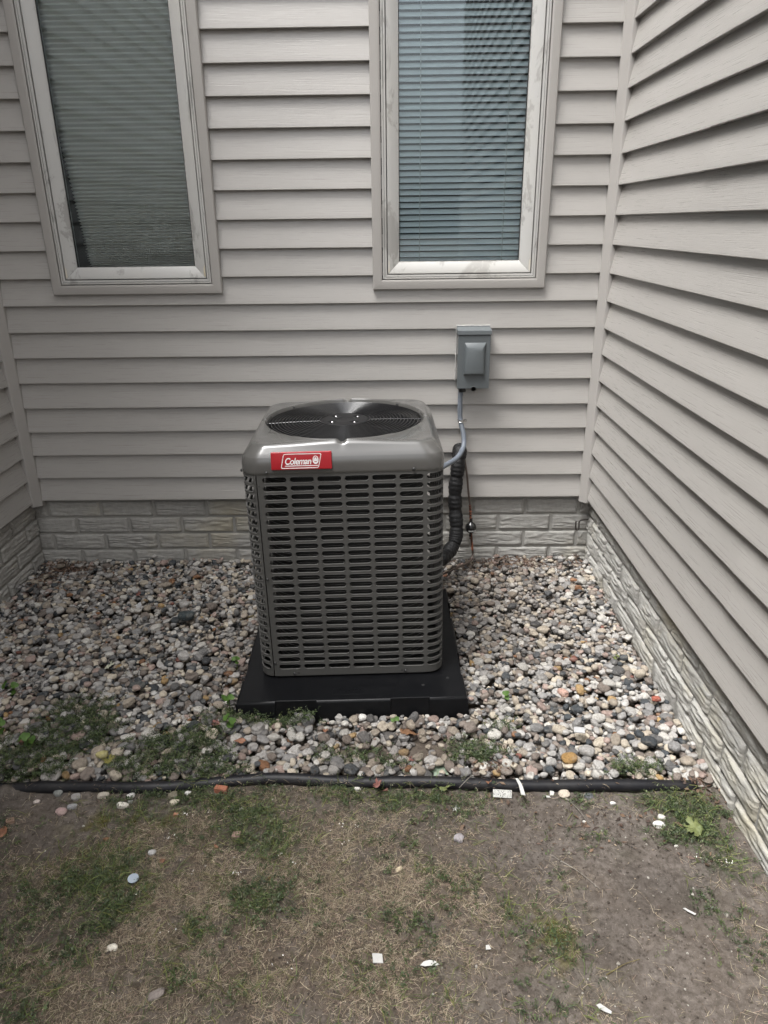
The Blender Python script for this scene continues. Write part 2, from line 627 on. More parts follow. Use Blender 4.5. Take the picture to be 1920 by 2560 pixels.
# green weed patches (u, v, rx, ry, weight)
WEEDS = [(200, 1800, .10, .10, 1.0), (215, 1850, .09, .07, 1.0), (160, 1870, .06, .05, .6), (50, 1900, .09, .07, 1.1), (90, 1945, .08, .04, .8), (430, 1880, .09, .06, 1.0),
         (380, 1930, .10, .05, 1.1), (500, 1900, .09, .06, 1.0), (560, 1940, .07, .03, .6), (520, 1835, .06, .03, .7), (600, 1800, .07, .04, 1.0),
         (680, 1805, .07, .03, 1.0), (760, 1815, .06, .03, .9), (840, 1895, .07, .03, .8), (930, 1890, .06, .035, .7), (1000, 1925, .06, .03, .5),
         (1180, 1880, .07, .04, .8), (1215, 1900, .07, .03, .9), (1260, 1830, .05, .03, .6), (1600, 1935, .05, .03, 1.0), (1540, 1935, .05, .02, .6),
         (1690, 2010, .07, .04, 1.2), (1740, 2050, .06, .05, 1.3), (1640, 2010, .06, .02, .8), (1700, 2090, .07, .03, .9), (1780, 2140, .04, .04, .8), (1830, 2170, .04, .04, .8), (1780, 2250, .04, .03, .3),
         (640, 2080, .10, .06, .8), (700, 2120, .06, .05, .8), (600, 2030, .08, .04, .6), (480, 1990, .06, .03, .8), (560, 2010, .05, .03, .7), (300, 2150, .08, .04, .9),
         (240, 2200, .08, .05, .8), (330, 2250, .05, .05, .8), (210, 2280, .06, .04, .6), (620, 2240, .05, .03, .9), (660, 2270, .04, .02, .8), (470, 2310, .03, .03, .7),
         (850, 1975, .08, .02, .6), (920, 2000, .09, .03, .5), (1010, 2010, .06, .03, .5), (1250, 2060, .02, .04, .4), (1500, 2100, .05, .015, .5), (1560, 2140, .03, .02, .4),
         (1180, 2190, .05, .03, .3), (1270, 2260, .04, .03, .3), (430, 2440, .06, .03, .5), (590, 2480, .06, .03, .4), (900, 2460, .05, .03, .4), (60, 2520, .06, .04, .4),
         (1080, 2440, .04, .03, .4), (1500, 2460, .05, .03, .35), (1740, 2260, .04, .03, .3), (1160, 2530, .06, .02, .3), (130, 2400, .06, .05, .3)]
# dry straw patches
STRAW = [(340, 2090, .12, .04, 1.0), (480, 2100, .12, .08, .9), (400, 2280, .10, .10, .9), (480, 2200, .14, .1, .6), (730, 1985, .10, .03, .9), (850, 2060, .14, .08, .7), (780, 2200, .2, .12, .8),
         (930, 2250, .14, .1, .8), (640, 2350, .14, .1, .7), (120, 2150, .14, .08, .45), (80, 2300, .14, .1, .35), (150, 2440, .2, .08, .9), (250, 2520, .2, .06, .9),
         (700, 2440, .2, .1, .8), (1060, 2330, .16, .1, .9), (1140, 2010, .05, .03, .8), (1100, 2120, .12, .08, .45), (1380, 2330, .07, .04, .55), (1450, 2190, .07, .05, .5),
         (1620, 2340, .03, .03, .6), (1550, 2510, .1, .05, .6), (1000, 2500, .2, .08, .5), (1200, 2250, .12, .06, .5), (560, 2060, .06, .04, .4), (1880, 2450, .12, .12, .35), (60, 2060, .1, .05, .3)]
MOSS = [(270, 2060, .09, .04, 1), (240, 2110, .06, .05, .8), (330, 2040, .07, .03, .7), (420, 2060, .05, .05, .6), (980, 1965, .06, .02, .8), (1090, 1985, .05, .02, .7),
        (1380, 2320, .07, .06, .9), (1420, 2420, .06, .05, .5), (540, 2220, .06, .03, .6), (330, 2220, .05, .03, .6), (1180, 1905, .04, .02, .6), (460, 2340, .06, .03, .5), (90, 2180, .1, .05, .4)]


def field(lst, x, y):
    s = np.zeros_like(x)
    for u, v, a, b, w in lst:
        s = s + w * blob(x, y, u, v, a, b)
    return s


PAD_C, PAD_ROT = (1.271, -0.731), 0.0195


def in_gravel(x, y):
    return (y > pipe_y(x)) & (y < 0.04) & (x > XL - 0.05) & (x < XR + 0.04)


def soil_cover(x, y):
    """0 = clean gravel, 1 = soil showing through (strip between pad and edging)"""
    d = (y - pipe_y(x))
    s = 1.15 * np.exp(-((d - 0.14) / 0.08) ** 2) * np.exp(-((x - 1.42) / 0.22) ** 4)
    s += 0.9 * np.exp(-((d - 0.02) / 0.12) ** 2) * np.exp(-((x - 0.33) / 0.16) ** 2)
    s += 0.5 * np.exp(-((d - 0.10) / 0.10) ** 2) * np.exp(-((x - 1.0) / 0.25) ** 2)
    return np.clip(s * (0.6 + 0.8 * vnoise(x * 14, y * 14)), 0, 1)


def ground_z(x, y):
    g = in_gravel(x, y)
    hum = (fbm(x * 5, y * 5, 4) - 0.5) * 0.022 + (fbm(x * 24 + 5, y * 24, 3) - 0.5) * 0.012 + (vnoise(x * 70 + 2, y * 70) - 0.5) * 0.005
    z = hum + 0.002
    sc = soil_cover(x, y)
    z = np.where(g, -0.028 + 0.018 * sc + hum * 0.5, z)
    near = np.exp(-((y - pipe_y(x)) / 0.03) ** 2)
    z = z + np.where(g, 0, 0.002 * near)
    # soil banked over the left end of the edging
    z = z + 0.020 * np.exp(-((x - 0.36) / 0.07) ** 2) * np.exp(-((y - pipe_y(x) + 0.004) / 0.025) ** 2)
    return z


def build_ground():
    xs = np.concatenate([[-80, -20, -5, -1.2], np.arange(-0.5, 2.62, 0.009), [3.4, 8, 20, 80]])
    ys = np.concatenate([[-80, -25, -8, -4.6], np.arange(-3.3, 0.14, 0.009), [1, 6, 20, 80]])
    X, Y = np.meshgrid(xs, ys)
    far = (X < -0.6) | (X > 2.7) | (Y < -3.4) | (Y > 0.2)
    Z = np.where(far, -0.004, ground_z(X, Y))
    Z = np.where((X < XL - 0.1) | (X > XR + 0.1) | (Y > 0.08), -0.03, Z)
    nx, ny = len(xs), len(ys)
    V = np.stack([X, Y, Z], -1).reshape(-1, 3)
    i, j = np.meshgrid(np.arange(nx - 1), np.arange(ny - 1))
    a = (j * nx + i).ravel()
    q = np.stack([a, a + 1, a + nx + 1, a + nx], -1)
    x, y = V[:, 0], V[:, 1]
    c = np.zeros((len(V), 3))
    soil = np.array([0.118, 0.103, 0.091])
    n = fbm(x * 3 + 2, y * 3, 4)[:, None]
    c[:] = soil * (0.78 + 0.5 * n)
    dark = np.clip((fbm(x * 7 + 9, y * 7 + 3, 4) - 0.52) * 5, 0, 1)[:, None]
    c = c * (1 - dark * 0.2)
    st = np.clip(field(STRAW, x, y), 0, 1)[:, None] * np.clip(fbm(x * 16, y * 16, 3) * 1.8 - 0.3, 0, 1)[:, None]
    c = c * (1 - 0.6 * st) + np.array([0.10, 0.074, 0.05]) * 0.6 * st
    mo = np.clip(field(MOSS, x, y), 0, 1)[:, None] * np.clip(fbm(x * 42 + 4, y * 42, 3) * 4.0 - 1.6, 0, 1)[:, None]
    c = c * (1 - 0.9 * mo) + np.array([0.080, 0.073, 0.014]) * 0.9 * mo
    wd = np.clip(field(WEEDS, x, y), 0, 1)[:, None]
    c = c * (1 - 0.5 * wd) + np.array([0.05, 0.055, 0.03]) * 0.5 * wd
    g = in_gravel(x, y)[:, None]
    c = np.where(g, np.array([0.115, 0.096, 0.08]) * (0.8 + 0.4 * n), c)
    me = np_mesh('ground', V, quads=q, col=c, smooth=True)
    o = link_mesh('ground', me, M['soil'])
    tag(o, 'bare grey-brown soil with patchy dry lawn', kind='structure')
    return o


build_ground()


# ------------------------------------------------------------------ house: siding walls, foundation, windows
house = tag(empty('house', (0, 0, 0)), 'house corner with taupe lap siding above a grey brick-pattern concrete foundation', 'house')


def board(name, parent, x0, x1, k, dy=0.0, mat=None):
    """one siding course; wall-local frame: x along the wall, -y outward"""
    z = Z0 + k * S
    n = max(2, int((x1 - x0) / 0.22))
    ph, am = random.random() * 6, random.uniform(0.0003, 0.0011)
    dz = random.uniform(-0.0008, 0.0008)
    rings = []
    for i in range(n + 1):
        x = x0 + (x1 - x0) * i / n
        w = am * math.sin(ph + x * 4.1) + dy
        z_ = z + dz + 0.0006 * math.sin(ph * 2 + x * 2.3)
        rings.append([(x, 0.0205, z_ + 0.002), (x, 0.0018 + w, z_), (x, 0.0 + w, z_ + 0.0020), (x, 0.0010 + w, z_ + 0.012),
                      (x, 0.0178 + w * 0.3, z_ + S - 0.006), (x, 0.0198, z_ + S + 0.004), (x, 0.0220, z_ + S + 0.004)])
    b = MB()
    b.loft(rings, closed=True, cap0=True, cap1=True)
    return b.build(name, mat or M['siding'], parent, smooth=30)


def wall_part(name, loc, rotz, x0, x1, holes=(), splits=None):
    b = MB()
    ya, yb = 0.0225, 0.14
    xs = sorted(set([x0, x1] + [h[0] for h in holes] + [h[1] for h in holes]))
    for a, c in zip(xs, xs[1:]):
        hs = [h for h in holes if h[0] <= a and h[1] >= c]
        zz = Z0 + 0.002
        for h in hs:
            b.box(a, c, ya, yb, zz, h[2])
            zz = h[3]
        b.box(a, c, ya, yb, zz, ZTOP)
    w = b.build(name, M['sheathing'], house, loc=loc, rot=(0, 0, rotz))
    for k in range(NK):
        zl, zh = Z0 + k * S, Z0 + (k + 1) * S
        segs = [(x0, x1)]
        for h in holes:
            if zh > h[2] + 0.03 and zl < h[3] - 0.03:
                new = []
                for s0, s1 in segs:
                    if h[0] > s0 and h[1] < s1:
                        new += [(s0, h[0] + 0.02), (h[1] - 0.02, s1)]
                    else:
                        new.append((s0, s1))
                segs = new
        for s0, s1 in segs:
            sp = (splits or {}).get(k)
            if sp:
                board('siding_board', w, s0, sp - 0.012, k)
                board('siding_board', w, sp - 0.014, s1, k, dy=-0.0022)
            else:
                board('siding_board', w, s0, s1, k)
    return w


hole = [(w[0] + 0.03, w[1] - 0.03, w[2] + 0.03, w[3] - 0.03) for w in WIN]
wall_part('siding_wall', (0, 0, 0), 0, XL + 0.02, XR - 0.012, holes=hole)
wall_part('siding_wall', (XR, 0, 0), -math.pi / 2, 0.030, 6.5, splits={2: 1.344, 3: 1.352, 12: 0.82, 13: 0.83})
wall_part('siding_wall', (XL, 0, 0), math.pi / 2, -6.0, -0.030)


def corner_post(x, sgn):
    b = MB()
    sec = [(0.024, 0.018), (0.024, -0.004), (0.0215, -0.0075), (0.006, -0.041), (0.0025, -0.0435), (-0.018, -0.0435), (-0.018, 0.018)]
    zb, zt = Z0 - 0.020, ZTOP
    r0 = [(x + sgn * -1 * a, y, zb + (0.006 if i > 2 else 0)) for i, (a, y) in enumerate(sec)]
    r1 = [(x + sgn * -1 * a, y, zt) for a, y in sec]
    b.loft([r0, r1], cap0=True, cap1=True)
    return b.build('corner_post', M['trim'], house, smooth=25)


corner_post(XR, 1)
corner_post(XL, -1)

# foundation: recessed mortar sheet with cast bricks standing proud
BRICK_H, BRICK_P = 0.0775, 0.233


def brick_mesh(L, seed):
    r = np.random.default_rng(seed)
    nx, nz = 26, 22
    H = BRICK_H - 0.011
    xs, zs = np.linspace(0, L, nx + 1), np.linspace(0, H, nz + 1)
    X, Z = np.meshgrid(xs, zs)
    o1, o2 = r.random(2) * 40
    warp = (fbm(X * 9 + o1, Z * 9 + o2, 3) - 0.5) * 0.055 + 0.010 * (vnoise(X * 34 + o2, Z * 20 + o1) - 0.5)
    n_ = fbm(X * 17 + o1, (Z + warp * 0.5) * 105 + o2, 2)
    ridge = np.clip(np.abs(2 * n_ - 1) * 1.9, 0, 1)
    am = r.uniform(0.55, 1.0)
    d = 0.006 + am * 0.0066 * ridge * (0.45 + 0.9 * fbm(X * 12 + o2, Z * 30, 2)) + 0.003 * (fbm(X * 7 + o1, Z * 10, 2) - 0.5)
    ed = np.minimum(np.minimum(X, L - X), np.minimum(Z, H - Z))
    k = np.clip(ed / 0.007, 0, 1)
    d = d * (0.25 + 0.75 * np.sqrt(k))
    jx = (r.random(X.shape) - 0.5) * 0.002
    V = np.stack([X + jx, -d, Z + (r.random(X.shape) - 0.5) * 0.0012], -1).reshape(-1, 3)
    i, j = np.meshgrid(np.arange(nx), np.arange(nz))
    a = (j * (nx + 1) + i).ravel()
    q = [tuple(t) for t in np.stack([a, a + 1, a + nx + 2, a + nx + 1], -1)]
    b = MB()
    b.add(V, q)
    # sides back to the mortar
    loop = [jj for jj in range(nx + 1)] + [(jj + 1) * (nx + 1) + nx for jj in range(nz)] + [nz * (nx + 1) + nx - 1 - jj for jj in range(nx)] + [(nz - 1 - jj) * (nx + 1) for jj in range(nz - 1)]
    n0 = len(b.v)
    for li in loop:
        p = b.v[li]
        b.v.append((p[0], 0.004, p[2]))
    m = len(loop)
    for t in range(m):
        b.f.append((loop[t], n0 + t, n0 + (t + 1) % m, loop[(t + 1) % m]))
    me = b.mesh('brick', smooth=60, fix=False)
    me.materials.append(M['concrete'])
    return me


def foundation(loc, rotz, x0, x1, pitch, phase):
    b = MB()
    b.box(x0, x1, 0.0, 0.2, -0.5, Z0 + 0.03)
    f = b.build('foundation_wall', M['mortar'], house, loc=loc, rot=(0, 0, rotz))
    L = pitch - 0.013
    variants = [brick_mesh(L, 100 + i + int(abs(rotz) * 10)) for i in range(9)]
    rowz = [-0.093, -0.0155, 0.062, 0.1395, 0.217, 0.2945]
    for ri, z in enumerate(rowz):
        off = phase + (pitch / 2 if ri % 2 else 0)
        n0 = math.floor((x0 - off) / pitch)
        for n in range(n0, n0 + int((x1 - x0) / pitch) + 3):
            a, c = off + n * pitch + 0.0065, off + n * pitch + 0.0065 + L
            a2, c2 = max(a, x0 + 0.004), min(c, x1 - 0.004)
            if c2 - a2 < 0.03: continue
            me = random.choice(variants)
            o = link_mesh('brick', me, None, f, loc=(a2, 0.0, z + 0.0055 + random.uniform(-.001, .001)), scale=((c2 - a2) / L, random.uniform(0.8, 1.15), 1))
    return f


foundation((0, 0.040, 0), 0, XL - 0.10, XR + 0.06, 0.2332, -0.112)
foundation((XR + 0.038, 0, 0), -math.pi / 2, -0.030, 2.6, 0.205, 0.150)
foundation((XL - 0.038, 0, 0), math.pi / 2, -2.2, 0.030, 0.215, 0.03)


def frame_sides(name, parent, mat, rect, prof, gap=0.0004, sides=(0, 1, 2, 3), bottom_extra=0.0):
    """mitred frame: prof = [(inset, y), ...] around rect (x0, x1, z0, z1); one object for each side"""
    x0, x1, z0, z1 = rect
    for s in sides:
        b = MB()
        rings = []
        for d, y in prof:
            c = [(x0 + d, z0 + d), (x1 - d, z0 + d), (x1 - d, z1 - d), (x0 + d, z1 - d)]
            A, B = Vector(c[s]), Vector(c[(s + 1) % 4])
            t = (B - A).normalized() * gap
            A, B = A + t, B - t
            rings.append([(A.x, y, A.y), (B.x, y, B.y)])
        b.loft(rings, closed=False)
        b.build(name, mat[s] if isinstance(mat, (list, tuple)) else mat, parent, smooth=30, fix=False)


windows = []
for wi, (x0, x1, z0, z1) in enumerate(WIN):
    w = empty('window', (0, 0, 0), parent=house)
    rect = (x0, x1, z0, z1)
    frame_sides('casing', w, M['trim'], rect, [(0.000, 0.016), (0.000, -0.010), (0.003, -0.0135), (0.028, -0.016), (0.0355, -0.013), (0.0360, -0.004), (0.0362, 0.03)])
    i1 = (x0 + 0.0385, x1 - 0.0385, z0 + 0.0385, z1 - 0.0385)
    frame_sides('channel', w, M['sash'], i1, [(0, 0.03), (0, -0.0085), (0.002, -0.0105), (0.006, -0.0105), (0.0068, -0.006), (0.0085, -0.006), (0.0092, -0.009), (0.0155, -0.0085), (0.016, 0.004), (0.016, 0.04)], gap=0.0002)
    frame_sides('gasket', w, M['gasket'], (x0 + 0.0360, x1 - 0.0360, z0 + 0.0360, z1 - 0.0360), [(0.0, 0.008), (0.024, 0.008)], gap=0)
    i2 = (x0 + 0.0572, x1 - 0.0572, z0 + 0.0572, z1 - 0.0572)
    frame_sides('sash_rail', w, M['sash'], i2, [(0, 0.03), (0, -0.004), (0.002, -0.0065), (0.007, -0.006), (0.038, 0.0085), (0.041, 0.0105), (0.0425, 0.0105), (0.0435, 0.013), (0.0435, 0.036)], gap=0.0003)
    g = (i2[0] + 0.042, i2[1] - 0.042, i2[2] + 0.042, i2[3] - 0.042)
    frame_sides('glazing_bead', w, M['gasket'], (g[0] - 0.002, g[1] + 0.002, g[2] - 0.002, g[3] + 0.002), [(0.0, 0.0125), (0.0055, 0.015), (0.006, 0.022)], gap=0)
    # aged yellowish corners at the lower mitres
    for sx, cx in ((1, i2[0]), (-1, i2[1])):
        b = MB()
        zc = i2[2]
        b.add([(cx + sx * 0.0015, -0.0068, zc + 0.004), (cx + sx * 0.009, -0.0059, zc + 0.0095), (cx + sx * 0.008, -0.0061, zc + 0.036 + 0.01 * (wi == 1)), (cx + sx * 0.0015, -0.0068, zc + 0.05)], [(0, 1, 2, 3)])
        b.build('stain', M['sash_aged'], w, fix=False)
    b = MB()
    b.box(g[0], g[1], 0.0175, 0.0205, g[2], g[3])
    b.build('pane', M['glass'], w)
    # dark room behind
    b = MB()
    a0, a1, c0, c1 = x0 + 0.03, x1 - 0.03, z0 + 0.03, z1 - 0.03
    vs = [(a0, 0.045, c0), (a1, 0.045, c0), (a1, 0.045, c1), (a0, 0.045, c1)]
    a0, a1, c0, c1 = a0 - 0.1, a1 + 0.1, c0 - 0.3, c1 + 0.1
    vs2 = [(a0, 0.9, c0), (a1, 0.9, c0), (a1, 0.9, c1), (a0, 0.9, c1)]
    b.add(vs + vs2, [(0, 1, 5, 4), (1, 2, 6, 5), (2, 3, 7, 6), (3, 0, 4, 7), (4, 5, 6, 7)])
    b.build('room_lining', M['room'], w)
    windows.append(g)

# blind in the right window: each slat a piece of its own
gx0, gx1, gz0, gz1 = windows[1]
blind = tag(empty('venetian_blind', ((gx0 + gx1) / 2, 0.050, gz0)), 'white horizontal-slat blind behind the glass of the right-hand window', 'blind')
hw = (gx1 - gx0) / 2 + 0.010
b = MB()
rings = []
for i in range(7):
    t = i / 6 - 0.5
    rings.append([(-hw, t * 0.0245, 0.0022 * (1 - (2 * t) ** 2)), (hw, t * 0.0245, 0.0022 * (1 - (2 * t) ** 2))])
b.loft(rings, closed=False)
slat_me = b.mesh('slat', smooth=180, fix=False)
slat_me.materials.append(M['slat'])
nsl = int((gz1 - gz0) / 0.0218)
for i in range(nsl):
    o = link_mesh('slat', slat_me, None, blind, loc=(random.uniform(-.001, .001), 0, 0.004 + i * 0.0218), rot=(R(46 + random.uniform(-2.5, 2.5)), random.uniform(-.0022, .0022), 0))
for cx in (-0.150, 0.166):
    b = MB()
    b.tube([(cx, -0.013, 0), (cx + 0.001, -0.0135, 0.5), (cx, -0.013, gz1 - gz0)], 0.0009, 6)
    b.tube([(cx, 0.013, 0), (cx, 0.013, gz1 - gz0)], 0.0009, 6)
    b.build('ladder_cord', M['cord'], blind)
# pleated shade in the left window
gx0, gx1, gz0, gz1 = windows[0]
b = MB()
zz, z, rows = [], gz0 - 0.01, []
i = 0
while z < gz1:
    pitch = 0.0042 + 0.0042 * min(1, max(0, (z - gz0 - 0.02) / 0.42)) + random.uniform(-.0006, .0006)
    zz.append(z)
    z += pitch
n = 14
for i, z in enumerate(zz):
    h = z - gz0
    bunch = max(0, 1 - h / 0.60)
    xl = gx0 - 0.026 + 0.058 * bunch + (0.004 * (i % 2)) * (0.4 + bunch) + (random.uniform(-.004, .004) if h < 0.1 else 0)
    row = []
    for j in range(n + 1):
        t = j / n
        x = xl + (gx1 + 0.012 - xl) * t
        row.append((x, 0.064 + (0.009 if i % 2 else -0.007) * (0.75 + 0.5 * random.random() * bunch), z + 0.012 * bunch * t * math.sin(i * 0.23 + t) * 0.5))
    rows.append(row)
b.loft(rows, closed=False)
o = b.build('pleated_shade', M['shade'], None, smooth=10, fix=False)
sol = o.modifiers.new('thickness', 'SOLIDIFY')
sol.thickness = 0.0008
tag(o, 'grey pleated shade bunched towards the sill behind the left-hand window', 'shade')


# ------------------------------------------------------------------ equipment pad
TILT = 0.0121
pad = tag(empty('equipment_pad', (PAD_C[0], PAD_C[1], 0.0), (0, -TILT, PAD_ROT)), 'black moulded plastic equipment pad under the grey condenser unit', 'pad')
PW, PH = 0.352, 0.0625
b = MB()
stations = [-PW, -PW + 0.012]
sec_n = [(-0.008, -0.012), (-0.002, PH - 0.008), (-0.001, PH - 0.005), (0.001, PH - 0.0018), (0.004, PH), (0.007, PH)]
sec_c = [(-0.008, -0.012), (0.004, PH - 0.012), (0.0045, PH - 0.006), (0.0048, PH - 0.0006), (0.0055, PH), (0.0085, PH)]


def pad_ring(i):
    pts = []
    for side in range(4):
        for x, kind in ((-PW, 0), (-0.235, 0), (-0.2345, 1), (-0.108, 1), (-0.1075, 0), (0.118, 0), (0.1185, 1), (0.238, 1), (0.2385, 0)):
            o, z = (sec_n, sec_c)[kind][i]
            yy = -PW + o
            xx = x if abs(x) < PW - 0.001 else -PW + o
            a = side * math.pi / 2
            pts.append((xx * math.cos(a) - yy * math.sin(a), xx * math.sin(a) + yy * math.cos(a), z))
    return pts


b.loft([pad_ring(i) for i in range(6)], cap1=True)
o = b.build('pad_body', M['pad'], pad, smooth=50)
b = MB()
b.box(-0.060, 0.038, -0.322, -0.2915, PH - 0.0002, PH + 0.0004)
o = b.build('emblem_plate', M['pad'], pad, bevel=0.0003)
b = MB()
for i in range(26):      # worn raised marks, too fine to read
    x, y = random.uniform(-0.052, 0.030), random.uniform(-0.317, -0.297)
    w_, h_ = random.uniform(.001, .006), random.uniform(.0006, .0012)
    b.box(x, x + w_, y, y + h_, PH + 0.0002, PH + 0.0012)
b.build('emblem_relief', M['pad'], pad)
for cx, cy in ((0.222, -0.285), (0.302, -0.25)):
    b = MB()
    b.lathe([(0.0052, PH + 0.0001), (0.0050, PH + 0.0008), (0.0038, PH + 0.0009), (0.0034, PH + 0.0003), (0.0, PH + 0.0002)], (cx, cy, 0), 14)
    b.build('plug', M['gasket'], pad, smooth=40)

# ------------------------------------------------------------------ condenser unit
UC = (1.2723 - 0.293 * math.sin(0.0228) + 0.0006, -0.9587 + 0.293 * math.cos(0.0228))
unit = tag(empty('condenser_unit', (UC[0], UC[1], 0.071), (0, -TILT, 0.0228)), 'grey metal air conditioning condenser with slotted sides and black fan grille on top', 'condenser')
UW, UR = 0.2925, 0.050
HS = UW - UR
QL = 2 * HS + math.pi / 2 * UR


def perim(s, dep=0.0):
    q = math.floor((s + HS) / QL)
    t = s + HS - q * QL
    if t <= 2 * HS:
        x, y, nx, ny = t - HS, -UW, 0, -1
    else:
        a = (t - 2 * HS) / UR
        nx, ny = math.sin(a), -math.cos(a)
        x, y = HS + UR * nx, -HS + UR * ny
    x, y = x - nx * dep, y - ny * dep
    a = q * math.pi / 2
    return x * math.cos(a) - y * math.sin(a), x * math.sin(a) + y * math.cos(a)


PA, PB = 0.0786, 0.0262
HP = 0.690


def panel_mesh():
    b = MB()
    cols = []
    for j in range(7):
        c = (j - 2.5) * PA
        x0 = c - PA / 2
        x1 = c + PA / 2 if j < 6 else 0.3135
        cc, hl = (c, 0.0345) if j < 6 else (0.2735, 0.0330)
        cols.append((x0, x1, cc, hl))
    hr = 0.0086

    def P(s, z, d=0.0):
        x, y = perim(s, d)
        return (x, y, z)

    def strip(s0, s1, z0, z1, n):
        ss = [s0 + (s1 - s0) * i / n for i in range(n + 1)]
        b.loft([[P(s, z0) for s in ss], [P(s, z1) for s in ss]], closed=False)
    s_start, s_end = -0.2468, 0.3135
    zlo, zhi = 0.034 - PB / 2, 0.034 + 24 * PB + PB / 2
    strip(s_start, cols[0][0], 0, HP, 3)
    strip(cols[0][0], s_end, 0, zlo, 40)
    strip(cols[0][0], s_end, zhi, HP, 40)
    # folded bottom hem and vertical hem at the seam
    ss = [s_start + (s_end - s_start) * i / 44 for i in range(45)]
    b.loft([[P(s, 0) for s in ss], [P(s, -0.001, 0.002) for s in ss], [P(s, 0.002, 0.012) for s in ss]], closed=False)
    b.loft([[P(s_start, 0), P(s_start, HP)], [P(s_start + .0004, 0, 0.010), P(s_start + .0004, HP, 0.010)]], closed=False)
    b.loft([[P(s_end, 0), P(s_end, HP)], [P(s_end - .0004, 0, 0.010), P(s_end - .0004, HP, 0.010)]], closed=False)
    for r in range(25):
        zc = 0.034 + r * PB
        z0, z1 = zc - PB / 2, zc + PB / 2
        for (x0, x1, c, hl) in cols:
            inner, outer = [], []
            cr, cl = c + hl - hr, c - hl + hr
            for i in range(7):
                a = -math.pi / 2 + math.pi * i / 6
                inner.append((cr + hr * math.cos(a), zc + hr * math.sin(a)))
                outer.append([(cr, z0), (x1, z0), (x1, z0 + PB * .25), (x1, zc), (x1, z1 - PB * .25), (x1, z1), (cr, z1)][i])
            for i in range(1, 6):
                t = i / 6
                inner.append((cr + (cl - cr) * t, zc + hr))
                outer.append((cr + (cl - cr) * t, z1))
            for i in range(7):
                a = math.pi / 2 + math.pi * i / 6
                inner.append((cl + hr * math.cos(a), zc + hr * math.sin(a)))
                outer.append([(cl, z1), (x0, z1), (x0, z1 - PB * .25), (x0, zc), (x0, z0 + PB * .25), (x0, z0), (cl, z0)][i])
            for i in range(1, 6):
                t = i / 6
                inner.append((cl + (cr - cl) * t, zc - hr))
                outer.append((cl + (cr - cl) * t, z0))
            mid = [((p[0] - c) * 1.018 + c, (p[1] - zc) * 1.07 + zc) for p in inner]
            rr = [[P(s, z) for s, z in outer], [P((s - c) * 1.03 + c, (z - zc) * 1.16 + zc, 0.0) for s, z in inner], [P(s, z, -0.0005) for s, z in mid], [P(s, z, 0.0004) for s, z in inner],
                  [P((s - c) * 0.985 + c, (z - zc) * 0.97 + zc, 0.0042) for s, z in inner]]
            b.loft(rr)
    me = b.mesh('louver_panel', smooth=28)
    me.materials.append(M['panel'])
    return me


pm = panel_mesh()
for q in range(4):
    o = link_mesh('louver_panel', pm, None, unit, rot=(0, 0, q * math.pi / 2))


def rsq(phi, half, r):
    """distance from the centre to a rounded square in direction phi"""
    c, s = abs(math.cos(phi)), abs(math.sin(phi))
    t = half / max(c, s)
    x, y = t * c, t * s
    k = half - r
    if x > k and y > k:
        B = (c + s) * k
        t = B + math.sqrt(max(0, B * B - (2 * k * k - r * r)))
    return t


N = 400
GR = 0.2480       # fan opening radius


def cover_point(phi, half, r, z):
    t = rsq(phi, half, r)
    return (t * math.cos(phi), t * math.sin(phi), z)


rings = []
angs = [2 * math.pi * i / N + 1e-4 for i in range(N)]


def card(phi):
    """tangential offset from the nearest mid-side direction"""
    a = (phi + math.pi / 4) % (math.pi / 2) - math.pi / 4
    return a


def bump(phi):
    return 0.0075 * math.cos(2 * card(phi)) ** 2


def notch(phi):
    w = abs(math.tan(card(phi))) * 0.25
    return 0.0 if w > 0.017 else 0.5 + 0.5 * math.cos(math.pi * w / 0.017)


ZC = 0.684
for half, r, dz, nb, nn in ((0.2932, 0.052, -0.004, 0, 0), (0.2944, 0.053, -0.001, 0, 0), (0.2944, 0.053, 0.004, 0, 0), (0.2940, 0.053, 0.022, 0, 0), (0.2925, 0.053, 0.034, 0, 0), (0.2892, 0.052, 0.044, 0, 0),
                             (0.2885, 0.052, 0.0455, 0, 0), (0.2800, 0.052, 0.0565, 0.2, 0.1), (0.2712, 0.052, 0.0680, 0.5, 0.35), (0.2700, 0.052, 0.0695, 0.6, 0.45), (0.2682, 0.052, 0.0714, 0.7, 0.55), (0.2660, 0.052, 0.0731, 0.8, 0.65), (0.2630, 0.052, 0.0748, 0.9, 0.75), (0.2615, 0.052, 0.0755, 0.95, 0.8), (0.2590, 0.052, 0.0764, 1, 0.9)):
    rings.append([cover_point(a, half, r, ZC + dz + bump(a) * nb - 0.0095 * notch(a) * nn ** 2) for a in angs])
for t in (0.12, 0.3, 0.55, 0.8, 0.93, 1.0):
    ring = []
    for a in angs:
        r0, r1 = rsq(a, 0.259, 0.052), GR + 0.004
        dish = 0.0055 * math.sin(math.pi * min(1, t * 1.0)) * min(1, (r0 - r1) / 0.06)
        rim = 0.006 * t ** 3 * min(1, (r0 - r1) / 0.05)
        rr = r0 + (r1 - r0) * t
        ring.append((rr * math.cos(a), rr * math.sin(a), ZC + 0.0775 + bump(a) - dish + rim - 0.0095 * notch(a) * (0.82 + 0.18 * t)))
    rings.append(ring)
rings.append([((GR) * math.cos(a), GR * math.sin(a), ZC + 0.0735 + bump(a) + 0.003 * (1 - math.cos(2 * card(a)) ** 2) - 0.0095 * notch(a)) for a in angs])
rings.append([((GR - 0.001) * math.cos(a), (GR - 0.001) * math.sin(a), ZC + 0.030) for a in angs])
b = MB()
b.loft(rings)
b.build('top_cover', M['paint'], unit, smooth=42)

